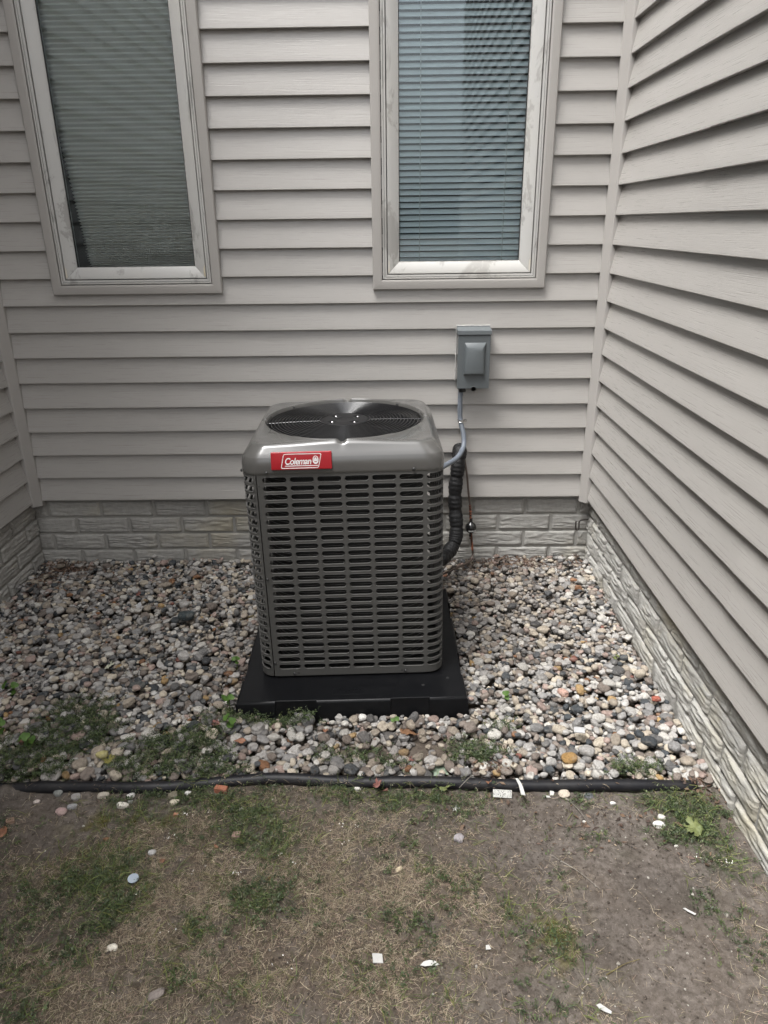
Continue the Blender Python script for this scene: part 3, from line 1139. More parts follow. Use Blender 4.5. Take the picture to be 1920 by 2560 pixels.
# shroud, motor, fan
b = MB()
b.lathe([(GR - 0.0015, ZC + 0.045), (GR - 0.004, ZC - 0.02), (GR - 0.004, ZC - 0.12)], seg=64)
b.build('fan_shroud', M['fan'], unit, smooth=60)
b = MB()
b.lathe([(0.0, ZC - 0.20), (0.066, ZC - 0.19), (0.070, ZC - 0.04), (0.055, ZC + 0.03), (0.0, ZC + 0.03)], seg=32)
b.build('fan_motor', M['fan'], unit, smooth=50)
b = MB()
for k in range(3):
    a0 = k * 2 * math.pi / 3 + 0.9
    rows = []
    for i in range(9):
        r = 0.06 + 0.172 * i / 8
        row = []
        for j in range(9):
            t = j / 8
            a = a0 + (t - 0.5) * (1.55 - 0.25 * i / 8) + 0.25 * (i / 8)
            row.append((r * math.cos(a), r * math.sin(a), ZC - 0.022 - 0.075 * (1 - t) + 0.012 * math.sin(math.pi * t)))
        rows.append(row)
    b.loft(rows, closed=False)
b.build('fan_blades', M['fan'], unit, smooth=180, fix=False)
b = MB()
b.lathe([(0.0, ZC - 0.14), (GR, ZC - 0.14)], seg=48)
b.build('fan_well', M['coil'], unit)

# grille: concentric wires on eight spokes with a pressed hub plate
GZ = ZC + 0.0735
guard = None
b = MB()
for i in range(16):
    r = 0.0805 + i * (0.2445 - 0.0805) / 15
    zz_ = GZ + 0.004 - 0.004 * (r / 0.24) ** 2
    b.tube([(r * math.cos(2 * math.pi * k / 72), r * math.sin(2 * math.pi * k / 72), zz_) for k in range(72)], 0.0019, 6, closed=True)
for k in range(8):
    a = k * math.pi / 4 + 0.02
    re = 0.2575 if k % 2 == 0 else 0.2500
    b.tube([(0.066 * math.cos(a), 0.066 * math.sin(a), GZ + 0.0005), (0.15 * math.cos(a), 0.15 * math.sin(a), GZ + 0.000), (0.243 * math.cos(a), 0.243 * math.sin(a), GZ - 0.0032), (re * math.cos(a), re * math.sin(a), GZ - 0.003 + (0 if k % 2 == 0 else 0.006))], 0.0027, 6)
guard = b.build('fan_guard', M['wire'], unit, smooth=60, fix=False)
for k in range(8):
    a = k * math.pi / 4 + 0.02
    re = 0.2560 if k % 2 == 0 else 0.2505
    b = MB()
    zt = GZ + (0.0005 if k % 2 == 0 else 0.005)
    b.lathe([(0.0055, zt - 0.004), (0.0055, zt + 0.0015), (0.0045, zt + 0.003), (0.0, zt + 0.0032)], (re * math.cos(a), re * math.sin(a), 0), 12)
    b.build('guard_screw', M['screw'], unit, smooth=40)
# hub plate with four dimples
rows = []
ha = [R(38), R(128), R(218), R(308)]
seg = 72
for r in np.linspace(0.0, 0.079, 17):
    row = []
    for k in range(seg):
        a = 2 * math.pi * k / seg
        x, y = r * math.cos(a), r * math.sin(a)
        z = GZ + 0.0045
        if r < 0.030: z -= 0.0018 * (1 - (r / 0.030) ** 4)
        for h in ha:
            d = math.hypot(x - 0.050 * math.cos(h), y - 0.050 * math.sin(h))
            if d < 0.018: z -= 0.0062 * (0.5 + 0.5 * math.cos(math.pi * d / 0.018))
        if r > 0.073: z -= 0.004 * ((r - 0.073) / 0.006) ** 2
        row.append((x, y, z))
    rows.append(row)
b = MB()
b.loft(rows)
hub = b.build('hub_plate', M['fan'], unit, smooth=60)
for h in ha:
    b = MB()
    c = (0.050 * math.cos(h), 0.050 * math.sin(h), GZ)
    b.lathe([(0.0046, -0.002), (0.0046, 0.003), (0.004, 0.0045), (0.0025, 0.006), (0.0, 0.0064)], c, 14)
    b.build('motor_bolt', M['steel'], hub, smooth=60)

# coil behind the slots
b = MB()
CR, CH = 0.12, 0.268


def rsq_ring(half, r, z, n=96, slope=0.0):
    out = []
    for i in range(n):
        a = 2 * math.pi * i / n
        t = rsq(a, half, r)
        out.append((t * math.cos(a), t * math.sin(a), z + slope * math.cos(a) * 0))
    return out


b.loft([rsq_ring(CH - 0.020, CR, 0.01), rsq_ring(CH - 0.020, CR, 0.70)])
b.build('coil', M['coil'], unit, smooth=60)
b = MB()
for i in range(51):
    z = 0.0275 + i * PB / 2 + 0.0008 * math.sin(i * 2.3)
    b.tube(rsq_ring(CH - 0.016, CR, z, 64), 0.0006, 4, closed=True)
b.build('coil_wires', M['tube'], unit, smooth=60, fix=False)
b = MB()
b.loft([rsq_ring(0.283, 0.052, -0.008, 64), rsq_ring(0.286, 0.052, 0.006, 64)], cap0=True, cap1=True)
b.build('base_pan', M['screw'], unit)

# screws on the cabinet
scr = MB()
scr.lathe([(0.0046, 0.0), (0.0046, -0.0022), (0.0040, -0.0030), (0.0026, -0.0046), (0.0, -0.0048)], seg=12, axis='y')
sme = scr.mesh('cabinet_screw', smooth=35)
sme.materials.append(M['screw'])
for s_, z, dep in ((-0.2164, ZC + 0.003, -0.0035), (0.2034, ZC + 0.003, -0.0035), (-0.300, ZC + 0.003, -0.0035), (-0.184, 0.0085, 0), (0.171, 0.0085, 0),
                   (-0.2425, 0.347, 0), (-0.2425, 0.049, 0), (-0.2425, 0.6455, 0.001)):
    x, y = perim(s_, dep)
    x2, y2 = perim(s_, dep + 0.01)
    a = math.atan2(y - y2, x - x2) + math.pi / 2
    link_mesh('cabinet_screw', sme, None, unit, loc=(x, y, z), rot=(0, 0, a), scale=(1, 1, 1) if z < 0.64 or z > 0.68 else (.55, .4, .55))
for s_ in (-0.170, 0.160):
    b = MB()
    x, y = perim(s_)
    b.lathe([(0.0026, -0.0004), (0.0022, -0.0007), (0.0, -0.0007)], (x, y, 0.0095), 10, axis='y')
    b.build('screw_hole', M['gasket'], unit)

# badge: red plate, white lettering, outline and lantern emblem
BL, BH = 0.1720, 0.0505
badge = empty('badge', (-0.1150, -0.2950, ZC + 0.0365), (R(-10.5), 0, 0), parent=unit)
# local frame of the badge: x right, z up, -y outward


def rrect(x0, x1, z0, z1, r, y, n=5, shear=0.0):
    pts = []
    for cx, cz, a0 in ((x1 - r, z0 + r, -90), (x1 - r, z1 - r, 0), (x0 + r, z1 - r, 90), (x0 + r, z0 + r, 180)):
        for i in range(n + 1):
            a = R(a0 + 90 * i / n)
            px, pz = cx + r * math.cos(a), cz + r * math.sin(a)
            pts.append((px + shear * pz, y, pz))
    return pts


b = MB()
h, v_ = BL / 2, BH / 2
b.loft([rrect(-h, h, -v_, v_, 0.003, 0.006), rrect(-h, h, -v_, v_, 0.003, -0.0016), rrect(-h + .0008, h - .0008, -v_ + .0008, v_ - .0008, 0.003, -0.0030), rrect(-h + .002, h - .002, -v_ + .002, v_ - .002, 0.0025, -0.0034)], cap1=True)
plate = b.build('badge_plate', M['red'], unit, smooth=40)
plate.matrix_parent_inverse.identity()
plate.location, plate.rotation_euler = badge.location.copy(), badge.rotation_euler.copy()
bpy.data.objects.remove(badge)
FY = -0.0034


def ring_band(outer, inner):
    bb = MB()
    n = len(outer)
    off = lambda L, y: [(p[0], y, p[2]) for p in L]
    bb.loft([off(outer, FY + 0.0002), off(outer, FY - 0.0005), off(inner, FY - 0.0005), off(inner, FY + 0.0002)])
    return bb


SH = 0.22
o1 = rrect(-0.0545, 0.0535, -0.0215, 0.0205, 0.0055, 0, shear=SH)
i1 = rrect(-0.0525, 0.0515, -0.0195, 0.0185, 0.0040, 0, shear=SH)
ring_band(o1, i1).build('badge_outline', M['white'], plate)
b = MB()
b.add([(-0.047, FY - .0005, -0.0152), (0.0475, FY - .0005, -0.0152), (0.0475 + SH * .0022, FY - .0005, -0.0130), (-0.047 + SH * .0022, FY - .0005, -0.0130)], [(0, 1, 2, 3)])
b.build('badge_underline', M['white'], plate, fix=False)
cu = bpy.data.curves.new('lettering', 'FONT')
cu.body = 'Coleman'
cu.size = 0.0245
cu.shear = 0.20
cu.offset = 0.00042
cu.extrude = 0.0002
cu.space_character = 0.93
cu.align_x = 'LEFT'
to = bpy.data.objects.new('lettering', cu)
COL.objects.link(to)
dg = bpy.context.evaluated_depsgraph_get()
tme = bpy.data.meshes.new_from_object(to.evaluated_get(dg))
bpy.data.objects.remove(to)
co = np.empty(len(tme.vertices) * 3, dtype=np.float32)
tme.vertices.foreach_get('co', co)
co = co.reshape(-1, 3)
sx = 0.0745 / (co[:, 0].max() - co[:, 0].min())
co[:, 0] = (co[:, 0] - co[:, 0].min()) * sx - 0.0460
co[:, 1] = co[:, 1] * 1.08
new = np.stack([co[:, 0], FY - 0.0004 - co[:, 2], co[:, 1] - 0.0098], -1)
tme.vertices.foreach_set('co', new.ravel())
tme.materials.clear()
link_mesh('lettering', tme, M['white'], plate)
# lantern emblem
ex, ez = 0.0405, 0.0018


def disc(cx, cz, rx, rz, y, n=28):
    return [(cx + rx * math.cos(2 * math.pi * i / n), y, cz + rz * math.sin(2 * math.pi * i / n)) for i in range(n)]


b = MB()
b.loft([disc(ex, ez, .0088, .0118, FY), disc(ex, ez, .0088, .0118, FY - .0005)], cap1=True)
b.build('emblem', M['white'], plate)
for cx, cz, rx, rz in ((ex, ez + .0055, .0040, .0042),):
    b = MB()
    b.loft([disc(cx, cz, rx, rz, FY - .0004), disc(cx, cz, rx, rz, FY - .0008)], cap1=True)
    b.build('emblem_globe', M['red'], plate)
b = MB()
b.loft([disc(ex, ez + .0042, .0026, .0030, FY - .0006), disc(ex, ez + .0042, .0026, .0030, FY - .0011)], cap1=True)
b.build('emblem_mantle', M['white'], plate)
b = MB()
b.box(ex - .0038, ex + .0038, FY - .0008, FY, ez - .0062, ez - .0042)
for dz in (-.0015, .002, .0055):
    for sg in (-1, 1):
        b.box(ex + sg * .0066 - .0022, ex + sg * .0066 + .0022, FY - .0008, FY, ez + dz - .0003, ez + dz + .0003)
b.build('emblem_lines', M['red'], plate)

# ------------------------------------------------------------------ electrical disconnect
bx0, bx1, bz0, bz1 = 1.667, 1.792, 0.796, 1.026
dis = tag(empty('disconnect_box', ((bx0 + bx1) / 2, -0.001, bz0)), 'grey metal electrical disconnect box mounted on the siding right of the condenser', 'electrical box')
W2, HH, DD = (bx1 - bx0) / 2, bz1 - bz0, 0.062
b = MB()
b.box(-W2 + 0.003, W2 - 0.003, -DD + 0.012, 0.010, 0.004, HH - 0.012)
b.build('enclosure', M['box'], dis, bevel=0.0015)
b = MB()
b.box(-W2, W2, -DD, -DD + 0.030, 0.0, HH - 0.022)
cov = b.build('cover', M['box'], dis, bevel=0.0015)
b = MB()
base = [(-0.040, 0.055), (0.043, 0.055), (0.047, 0.180), (-0.038, 0.180)]
top = [(-0.036, 0.062), (0.036, 0.062), (0.027, 0.145), (-0.021, 0.145)]
mid = [(-0.0385, 0.0575), (0.041, 0.0575), (0.034, 0.163), (-0.0285, 0.163)]
b.loft([[(x, -DD + .0005, z) for x, z in base], [(x, -DD - 0.0015, z) for x, z in [(p[0] * .985, p[1] * .998 + .0003) for p in base]], [(x, -DD - 0.0125, z) for x, z in mid], [(x, -DD - 0.0165, z) for x, z in top]], cap1=True)
b.build('embossed_hood', M['box'], dis, smooth=60, bevel=0.003)
b = MB()
b.add([(-W2 - .003, -DD - .004, HH - .020), (W2 + .003, -DD - .004, HH - .020), (W2 + .003, -DD - .003, HH - .004), (-W2 - .003, -DD - .003, HH - .004),
       (-W2 - .003, 0.012, HH - .020), (W2 + .003, 0.012, HH - .020), (W2 + .003, 0.012, HH + .006), (-W2 - .003, 0.012, HH + .006)],
      [(0, 1, 2, 3), (3, 2, 6, 7), (0, 3, 7, 4), (1, 5, 6, 2), (0, 4, 5, 1), (4, 7, 6, 5)])
b.build('rain_lid', M['box'], dis, bevel=0.0012)
b = MB()
b.lathe([(0.0095, -0.0010), (0.0095, 0.0010), (0.0042, 0.0010), (0.0042, -0.0010), (0.0095, -0.0010)], (0.002, -DD - 0.0005, -0.001), 20, axis='y')
b.build('hasp_ring', M['chip_white'], dis, smooth=30, fix=False)
b = MB()
pts = []
for i in range(40):
    t = i / 39
    pts.append((-W2 - 0.004 + random.uniform(-.0008, .0008), 0.000 + random.uniform(-.001, .001), 0.02 + t * (HH - 0.02)))
pts += [(-W2 - 0.002 + 2 * (W2 + .002) * i / 20, -0.001 + random.uniform(-.001, .001), HH + 0.007 + random.uniform(-.0008, .0008)) for i in range(21)]
b.tube(pts, [0.0022 + random.uniform(-.0007, .0009) for _ in pts], 6)
b.build('caulk_bead', M['chip_white'], dis, smooth=60)
b = MB()
b.lathe([(0.0125, 0.004), (0.0125, -0.008), (0.0145, -0.009), (0.0145, -0.018), (0.011, -0.0195)], (-0.040, -0.030, 0), 16)
b.build('conduit_fitting', M['screw'], dis, smooth=35)


def smooth_path(ctrl, n):
    """Catmull-Rom through control points"""
    C = [np.array(c, dtype=float) for c in ctrl]
    C = [2 * C[0] - C[1]] + C + [2 * C[-1] - C[-2]]
    out = []
    m = len(C) - 3
    for i in range(n + 1):
        t = i / n * m
        k = min(int(t), m - 1)
        t -= k
        p0, p1, p2, p3 = C[k:k + 4]
        out.append(0.5 * ((2 * p1) + (-p0 + p2) * t + (2 * p0 - 5 * p1 + 4 * p2 - p3) * t * t + (-p0 + 3 * p1 - 3 * p2 + p3) * t ** 3))
    return out


cond = tag(empty('conduit', (1.69, -0.03, 0.78)), 'blue-grey ribbed flexible conduit curving from the disconnect box to the condenser', 'conduit')
ctrl = [at(1152, 972, 1, -.031), at(1150, 1010, 1, -.030), at(1151, 1052, 1, -.030), at(1159, 1088, 1, -.050), at(1158, 1118, 1, -.10), at(1142, 1145, 1, -.19), at(1108, 1166, 1, -.30), (1.555, -0.36, 0.545)]
path = smooth_path(ctrl, 170)
base_l = np.array(cond.location)
b = MB()
b.tube([p - base_l for p in path], [0.0098 + (0.0007 if i % 2 else -0.0004) for i in range(len(path))], 12)
b.build('conduit_tube', M['conduit'], cond, smooth=35)
cl = empty('pipe_clamp', at(1151, 1052, 1, -.030) - base_l, parent=cond)
cl.parent = cond
cp = at(1151, 1052, 1, -.030) - base_l
bpy.data.objects.remove(cl)
b = MB()
b.lathe([(0.0112, -0.0055), (0.0128, -0.0055), (0.0128, -0.0040), (0.0120, -0.0030), (0.0120, 0.0030), (0.0128, 0.0040), (0.0128, 0.0055), (0.0112, 0.0055)], cp, 20)
b.box(cp[0] + 0.010, cp[0] + 0.026, cp[1] + 0.006, cp[1] + 0.0085, cp[2] - 0.006, cp[2] + 0.006)
b.lathe([(0.0062, 0.007), (0.0062, 0.000), (0.0045, -0.003), (0.0, -0.0035)], (cp[0] + 0.0215, cp[1], cp[2] + 0.001), 6, axis='y')
b.build('pipe_clamp', M['steel'], cond, smooth=35, fix=False)

# ------------------------------------------------------------------ refrigerant lines
suc = tag(empty('suction_line', (1.67, -0.06, 0.1)), 'thick black insulated refrigerant line bulging in taped segments behind the condenser', 'pipe')
ctrl = [(1.690, 0.012, 0.535), at(1148, 1140, 1, -.035), at(1143, 1180, 1, -.05), at(1138, 1225, 1, -.06), at(1138, 1270, 1, -.07), at(1141, 1315, 1, -.09), at(1138, 1350, 1, -.11), at(1124, 1377, 1, -.15), at(1104, 1398, 1, -.22), (1.53, -0.33, 0.135)]
path = smooth_path(ctrl, 130)
rad = []
L = 0
for i, p in enumerate(path):
    if i: L += float(np.linalg.norm(p - path[i - 1]))
    t = (L % 0.072) / 0.072
    rad.append(0.0240 + 0.0060 * math.sin(math.pi * t) ** 0.55 + 0.0012 * math.sin(i * 1.7))
rad[0] = rad[1] = 0.012
base_l = np.array(suc.location)
b = MB()
b.tube([p - base_l for p in path], rad, 16)
b.build('insulation', M['insulation'], suc, smooth=60)
L, last = 0, -1
for i, p in enumerate(path):
    if i: L += float(np.linalg.norm(p - path[i - 1]))
    k = int((L + 0.0015) / 0.072)
    if k != last and k > 0 and i < len(path) - 14:
        last = k
        tdir = Vector(path[min(i + 1, len(path) - 1)] - path[i - 1]).normalized()
        q = tdir.to_track_quat('Z', 'Y')
        b = MB()
        b.tube([tuple(q @ Vector((0.0205 * math.cos(2 * math.pi * j / 24), 0.0205 * math.sin(2 * math.pi * j / 24), 0)) + Vector(p - base_l)) for j in range(24)], 0.0022, 6, closed=True)
        e = q @ Vector((0.0215, 0, 0)) + Vector(p - base_l)
        b.box(e.x - .004, e.x + .004, e.y - .004, e.y + .002, e.z - .003, e.z + .003)
        b.build('cable_tie', M['gasket'], suc, smooth=60, fix=False)

liq = tag(empty('liquid_line', (1.72, -0.06, 0.1)), 'thin copper refrigerant line with a round black filter drier beside the brick foundation', 'pipe')
base_l = np.array(liq.location)
ctrl = [(1.708, 0.012, 0.528), at(1161, 1146, 1, -.025), at(1167, 1185, 1, -.05), at(1171, 1230, 1, -.06), at(1174.5, 1262, 1, -.065)]
up = smooth_path(ctrl, 30)
ctrl2 = [at(1174.5, 1262, 1, -.065), at(1176, 1285, 1, -.068), at(1177, 1320, 1, -.07), at(1179, 1350, 1, -.072), at(1181, 1376, 1, -.075)]
mid_ = smooth_path(ctrl2, 30)
ctrl3 = [at(1181, 1376, 1, -.075), at(1181.5, 1390, 1, -.08), at(1172, 1406, 1, -.11), at(1150, 1416, 1, -.16), at(1105, 1436, 1, -.24), (1.55, -0.28, 0.06)]
low = smooth_path(ctrl3, 40)
for nm, pth, mt, rr in (('upper_tube', up, 'tubebrown', 0.0042), ('copper_tube', mid_, 'copper', 0.0052), ('lower_tube', low, 'tubebrown', 0.0045)):
    b = MB()
    b.tube([p - base_l for p in pth], rr, 10)
    b.build(nm, M[mt], liq, smooth=60)
cen = at(1177, 1319, 1, -.07) - base_l
b = MB()
b.lathe([(0.0062, 0.042), (0.0064, 0.026), (0.0075, 0.0245), (0.013, 0.0215), (0.0195, 0.015), (0.0232, 0.006), (0.0236, 0.0), (0.0232, -0.006), (0.0195, -0.015), (0.013, -0.0215), (0.0075, -0.0245), (0.0064, -0.026), (0.0062, -0.040)], cen, 28)
fd = b.build('filter_drier', M['gloss'], liq, smooth=60)
b = MB()
rows = []
for i in range(13):
    a = R(-118 + 92 * i / 12)
    rows.append([(cen[0] + r_ * math.cos(a), cen[1] + r_ * math.sin(a), cen[2] + z_) for r_, z_ in ((0.0226, -0.0115), (0.0237, -0.0085), (0.0241, -0.0050))])
b.loft(rows, closed=False)
b.build('drier_label', M['white'], fd, smooth=60, fix=False)
b = MB()
for i, a in enumerate((-96, -84, -72, -58)):
    a0, a1 = R(a), R(a + 6)
    b.add([(cen[0] + r_ * math.cos(q), cen[1] + r_ * math.sin(q), cen[2] + z_) for q, r_, z_ in ((a0, .0235, -.0100), (a1, .0235, -.0100), (a1, .0243, -.0068), (a0, .0243, -.0068))], [(0, 1, 2, 3)])
b.build('drier_print', M['gasket'], fd, fix=False)
for z_ in (-0.050, 0.062, 0.075):
    b = MB()
    c = cen + np.array([0.001 if z_ < 0 else -0.004, 0, z_])
    b.lathe([(0.0053, -0.0016), (0.0066, -0.001), (0.0066, 0.001), (0.0053, 0.0016)], c, 14)
    b.build('solder_ring', M['copper'], liq, smooth=60)

# hook on the right foundation wall
hk = at(1440, 1310, 1, 0.012)
b = MB()
b.tube(smooth_path([(2.272, 0.012, hk[2] + 0.022), (2.235, 0.008, hk[2] + 0.021), (hk[0] + 0.012, 0.004, hk[2] + 0.014), (hk[0] + 0.011, 0.002, hk[2] - 0.016), (hk[0] + 0.004, 0.000, hk[2] - 0.024), (hk[0] - 0.003, 0.0, hk[2] - 0.014), (hk[0] - 0.004, 0.0, hk[2] + 0.018)], 40), 0.0036, 8)
o = b.build('wire_hook', M['iron'], None, smooth=60)
tag(o, 'small dark bent iron hook on the foundation in the right corner', 'hook')

# ------------------------------------------------------------------ lawn edging tube
path = smooth_path([(p[0], p[1], p[2]) for p in pipe_pts], 260)
path = [np.array((p[0], p[1], 0.0125 + 0.0025 * math.sin(i * 0.11) - 0.007 * math.exp(-((p[0] - 0.36) / 0.06) ** 2))) for i, p in enumerate(path)]
b = MB()
rd = [PIPE_R + 0.0004 * math.sin(i * 0.37) for i in range(len(path))]
rd[-1] = PIPE_R - 0.004
rd[-2] = PIPE_R - 0.001
b.tube(path, rd, 18)
o = b.build('lawn_edging', M['edging'], None, smooth=50)
tag(o, 'black plastic tube edging between the gravel bed and the lawn', 'edging')

# ------------------------------------------------------------------ gravel bed
GX0, GX1, GY0, GY1, CELL = -0.26, 2.36, -1.50, 0.07, 0.003
gxs, gys = np.arange(GX0, GX1, CELL), np.arange(GY0, GY1, CELL)
GXX, GYY = np.meshgrid(gxs, gys)
HMAP = np.where(in_gravel(GXX, GYY), ground_z(GXX, GYY), -0.01)
OWN = np.full(HMAP.shape, -1, dtype=np.int32)
pc, ps = math.cos(PAD_ROT), math.sin(PAD_ROT)


def pad_dist(x, y):
    dx, dy = x - PAD_C[0], y - PAD_C[1]
    lx, ly = dx * pc + dy * ps, -dx * ps + dy * pc
    return max(abs(lx), abs(ly)) - 0.361


PALETTE = [((0.54, 0.52, 0.48), 12), ((0.42, 0.405, 0.385), 17), ((0.52, 0.46, 0.37), 9), ((0.36, 0.31, 0.25), 11), ((0.27, 0.265, 0.26), 15), ((0.215, 0.18, 0.155), 14), ((0.13, 0.128, 0.127), 8),
           ((0.055, 0.063, 0.070), 9), ((0.36, 0.27, 0.235), 5), ((0.24, 0.115, 0.055), 0.7), ((0.36, 0.24, 0.11), 0.7), ((0.20, 0.08, 0.06), 0.3)]
pal = np.array([c for c, _ in PALETTE])
pw = np.array([w for _, w in PALETTE], dtype=float)
pw /= pw.sum()

peb = []     # x, y, z, a, b, c, yaw, tilt, tiltdir
for it in range(52000):
    x, y = random.uniform(XL - 0.03, XR + 0.035), random.uniform(-1.43, 0.032)
    a = min(0.021, max(0.0050, random.lognormvariate(math.log(0.0090), 0.33)))
    if y < -1.15 and random.random() < 0.4: a = min(0.021, a * 1.35)
    if it < 3000: a = max(a, 0.0095)
    if y < float(pipe_y(x)) + PIPE_R + a * 0.75: continue
    if pad_dist(x, y) < a * 0.55: continue
    if x < XL - 0.03 + a or x > XR + 0.034 - a * 0.6 or y > 0.036 - a * 0.6: continue
    sc = float(soil_cover(np.array(x), np.array(y)))
    if random.random() < 0.86 * sc: continue
    bb_, cc_ = a * random.uniform(0.62, 0.95), a * random.uniform(0.40, 0.68)
    yaw = random.uniform(0, math.pi)
    i0, j0 = int((x - GX0) / CELL), int((y - GY0) / CELL)
    k = int(a / CELL) + 1
    si, sj = slice(max(0, i0 - k), i0 + k + 1), slice(max(0, j0 - k), j0 + k + 1)
    X, Y = GXX[sj, si] - x, GYY[sj, si] - y
    cyw, syw = math.cos(yaw), math.sin(yaw)
    q = ((X * cyw + Y * syw) / a) ** 2 + ((-X * syw + Y * cyw) / bb_) ** 2
    msk = q < 0.97
    if not msk.any(): continue
    hh = HMAP[sj, si][msk]
    top_limit = 0.006 - 0.012 * (1 if y > -0.2 else 0) + 0.008 * math.sin(x * 3.1 + 1) * math.cos(y * 4)
    if hh.mean() > top_limit + 0.002: continue
    dome = cc_ * np.sqrt(1 - q[msk])
    zc = float(np.quantile(hh + dome * 0.9, 0.72))
    H = HMAP[sj, si]
    O = OWN[sj, si]
    newh = zc + dome
    up_ = newh > H[msk]
    tmp = H[msk]
    tmp[up_] = newh[up_]
    H[msk] = tmp
    tmpo = O[msk]
    tmpo[up_] = len(peb)
    O[msk] = tmpo
    peb.append((x, y, zc, a, bb_, cc_, yaw, random.gauss(0, 0.20), random.uniform(0, 6.28)))
peb = np.array(peb)
own_n = np.bincount(OWN[OWN >= 0], minlength=len(peb))
keep = own_n > 2
idx = np.nonzero(keep)[0]
peb, own_n = peb[idx], own_n[idx]
NP = len(peb)
pcol = pal[rng.choice(len(pal), NP, p=pw)] * rng.uniform(0.58, 0.90, (NP, 1))
dirt = 0.72 * np.clip(1.15 * np.exp(-((peb[:, 0] - 1.85) / 0.30) ** 2 - ((peb[:, 1] + 0.30) / 0.48) ** 2) + 0.8 * np.exp(-((peb[:, 0] - 0.92) / 0.16) ** 2 - ((peb[:, 1] + 0.75) / 0.35) ** 2)
                      + 0.9 * soil_cover(peb[:, 0], peb[:, 1]), 0, 1.1)
dirt = (dirt * rng.uniform(0.5, 1.15, NP))[:, None]
pcol = pcol * (1 - dirt) + (pcol * 0.32 + np.array([0.052, 0.039, 0.030])) * dirt
dist2 = ((peb[:, 0] - CAM[0]) ** 2 + (peb[:, 1] - CAM[1]) ** 2 + (CAM[2]) ** 2)
score = own_n / dist2 / np.sqrt(dist2)
order = np.argsort(-score)
single = order[:300]
rest = order[300:]


def ico(sub):
    bm = bmesh.new()
    bmesh.ops.create_icosphere(bm, subdivisions=sub, radius=1)
    bm.verts.ensure_lookup_table()
    v = np.array([tuple(p.co) for p in bm.verts])
    f = np.array([[p.index for p in fc.verts] for fc in bm.faces])
    bm.free()
    return v, f


ICO = {s: ico(s) for s in (1, 2, 3)}


def pebble_shapes(n, sub, r):
    """n irregular unit pebbles -> (n, V, 3)"""
    v, f = ICO[sub]
    V = np.repeat(v[None], n, 0)
    p = r.uniform(0.72, 1.0, (n, 1, 1))
    V = np.sign(V) * np.abs(V) ** p
    V = V / (np.abs(V) ** 2.6).sum(-1, keepdims=True) ** (1 / 2.6) * 0.98
    d = np.zeros((n, v.shape[0]))
    for k in range(4):
        w = r.normal(size=(n, 1, 3))
        w /= np.linalg.norm(w, axis=-1, keepdims=True)
        fr = r.uniform(1.2, 2.6 + k * 0.5, (n, 1))
        d += 0.055 * np.sin((v[None] * w).sum(-1) * fr * 1.6 + r.uniform(0, 6.28, (n, 1)))
    # one flattened facet
    w = r.normal(size=(n, 1, 3))
    w /= np.linalg.norm(w, axis=-1, keepdims=True)
    t = (V * w).sum(-1)
    lim = r.uniform(0.66, 1.0, (n, 1))
    V = V - w * np.maximum(0, t - lim)[..., None] * 0.85
    return V * (1 + d)[..., None], f


def rot_mats(yaw, tilt, tdir):
    n = len(yaw)
    cz, sz = np.cos(yaw), np.sin(yaw)
    Rz = np.zeros((n, 3, 3))
    Rz[:, 0, 0], Rz[:, 0, 1], Rz[:, 1, 0], Rz[:, 1, 1], Rz[:, 2, 2] = cz, -sz, sz, cz, 1
    ax = np.stack([np.cos(tdir), np.sin(tdir), np.zeros(n)], -1)
    K = np.zeros((n, 3, 3))
    K[:, 0, 2], K[:, 1, 2], K[:, 2, 0], K[:, 2, 1] = ax[:, 1], -ax[:, 0], -ax[:, 1], ax[:, 0]
    s, c = np.sin(tilt)[:, None, None], np.cos(tilt)[:, None, None]
    Rt = np.eye(3)[None] + s * K + (1 - c) * (K @ K)
    return Rt @ Rz


def pebble_cloud(name, ids, mat, parent):
    nearn = np.argsort(-score[ids])
    ids = ids[nearn]
    split = min(len(ids), 2600)
    Vs, Fs, Cs, off = [], [], [], 0
    for part, sub in ((ids[:split], 3), (ids[split:], 2)):
        if not len(part): continue
        U, f = pebble_shapes(len(part), sub, rng)
        P = peb[part]
        U = U * P[:, None, 3:6]
        U = np.einsum('nij,nvj->nvi', rot_mats(P[:, 6], P[:, 7], P[:, 8]), U) + P[:, None, :3]
        nv = U.shape[1]
        Vs.append(U.reshape(-1, 3))
        Fs.append((f[None] + (off + np.arange(len(part)) * nv)[:, None, None]).reshape(-1, 3))
        Cs.append(np.repeat(pcol[part], nv, 0))
        off += len(part) * nv
    me = np_mesh(name, np.concatenate(Vs), tris=np.concatenate(Fs), col=np.concatenate(Cs), smooth=True)
    return link_mesh(name, me, mat, parent)


gb = MB()
gxs2 = np.linspace(XL, XR, 40)
lo = [(x, float(pipe_y(x)), -0.06) for x in gxs2]
hi = [(x, 0.03, -0.06) for x in gxs2]
gb.loft([lo, hi], closed=False)
gravel = gb.build('gravel_bed', M['soil'], None, fix=False)
tag(gravel, 'bed of mixed grey, white and tan river pebbles along the house', kind='structure')
o = pebble_cloud('pebbles', rest, M['pebble'], gravel)
o['kind'] = 'stuff'
U, f = pebble_shapes(16, 3, rng)
unit_peb = []
for k in range(16):
    me = np_mesh('pebble', U[k], tris=f, smooth=True)
    me.materials.append(M['pebble_obj'])
    unit_peb.append(me)
RM = rot_mats(peb[:, 6], peb[:, 7], peb[:, 8])
for n, i in enumerate(single):
    o = link_mesh('pebble', unit_peb[n % 16], None, gravel)
    m = Matrix(RM[i].tolist()).to_4x4()
    m.translation = peb[i, :3]
    o.matrix_world = m @ Matrix.Diagonal((*peb[i, 3:6], 1))
    o.color = (*pcol[i], 1)


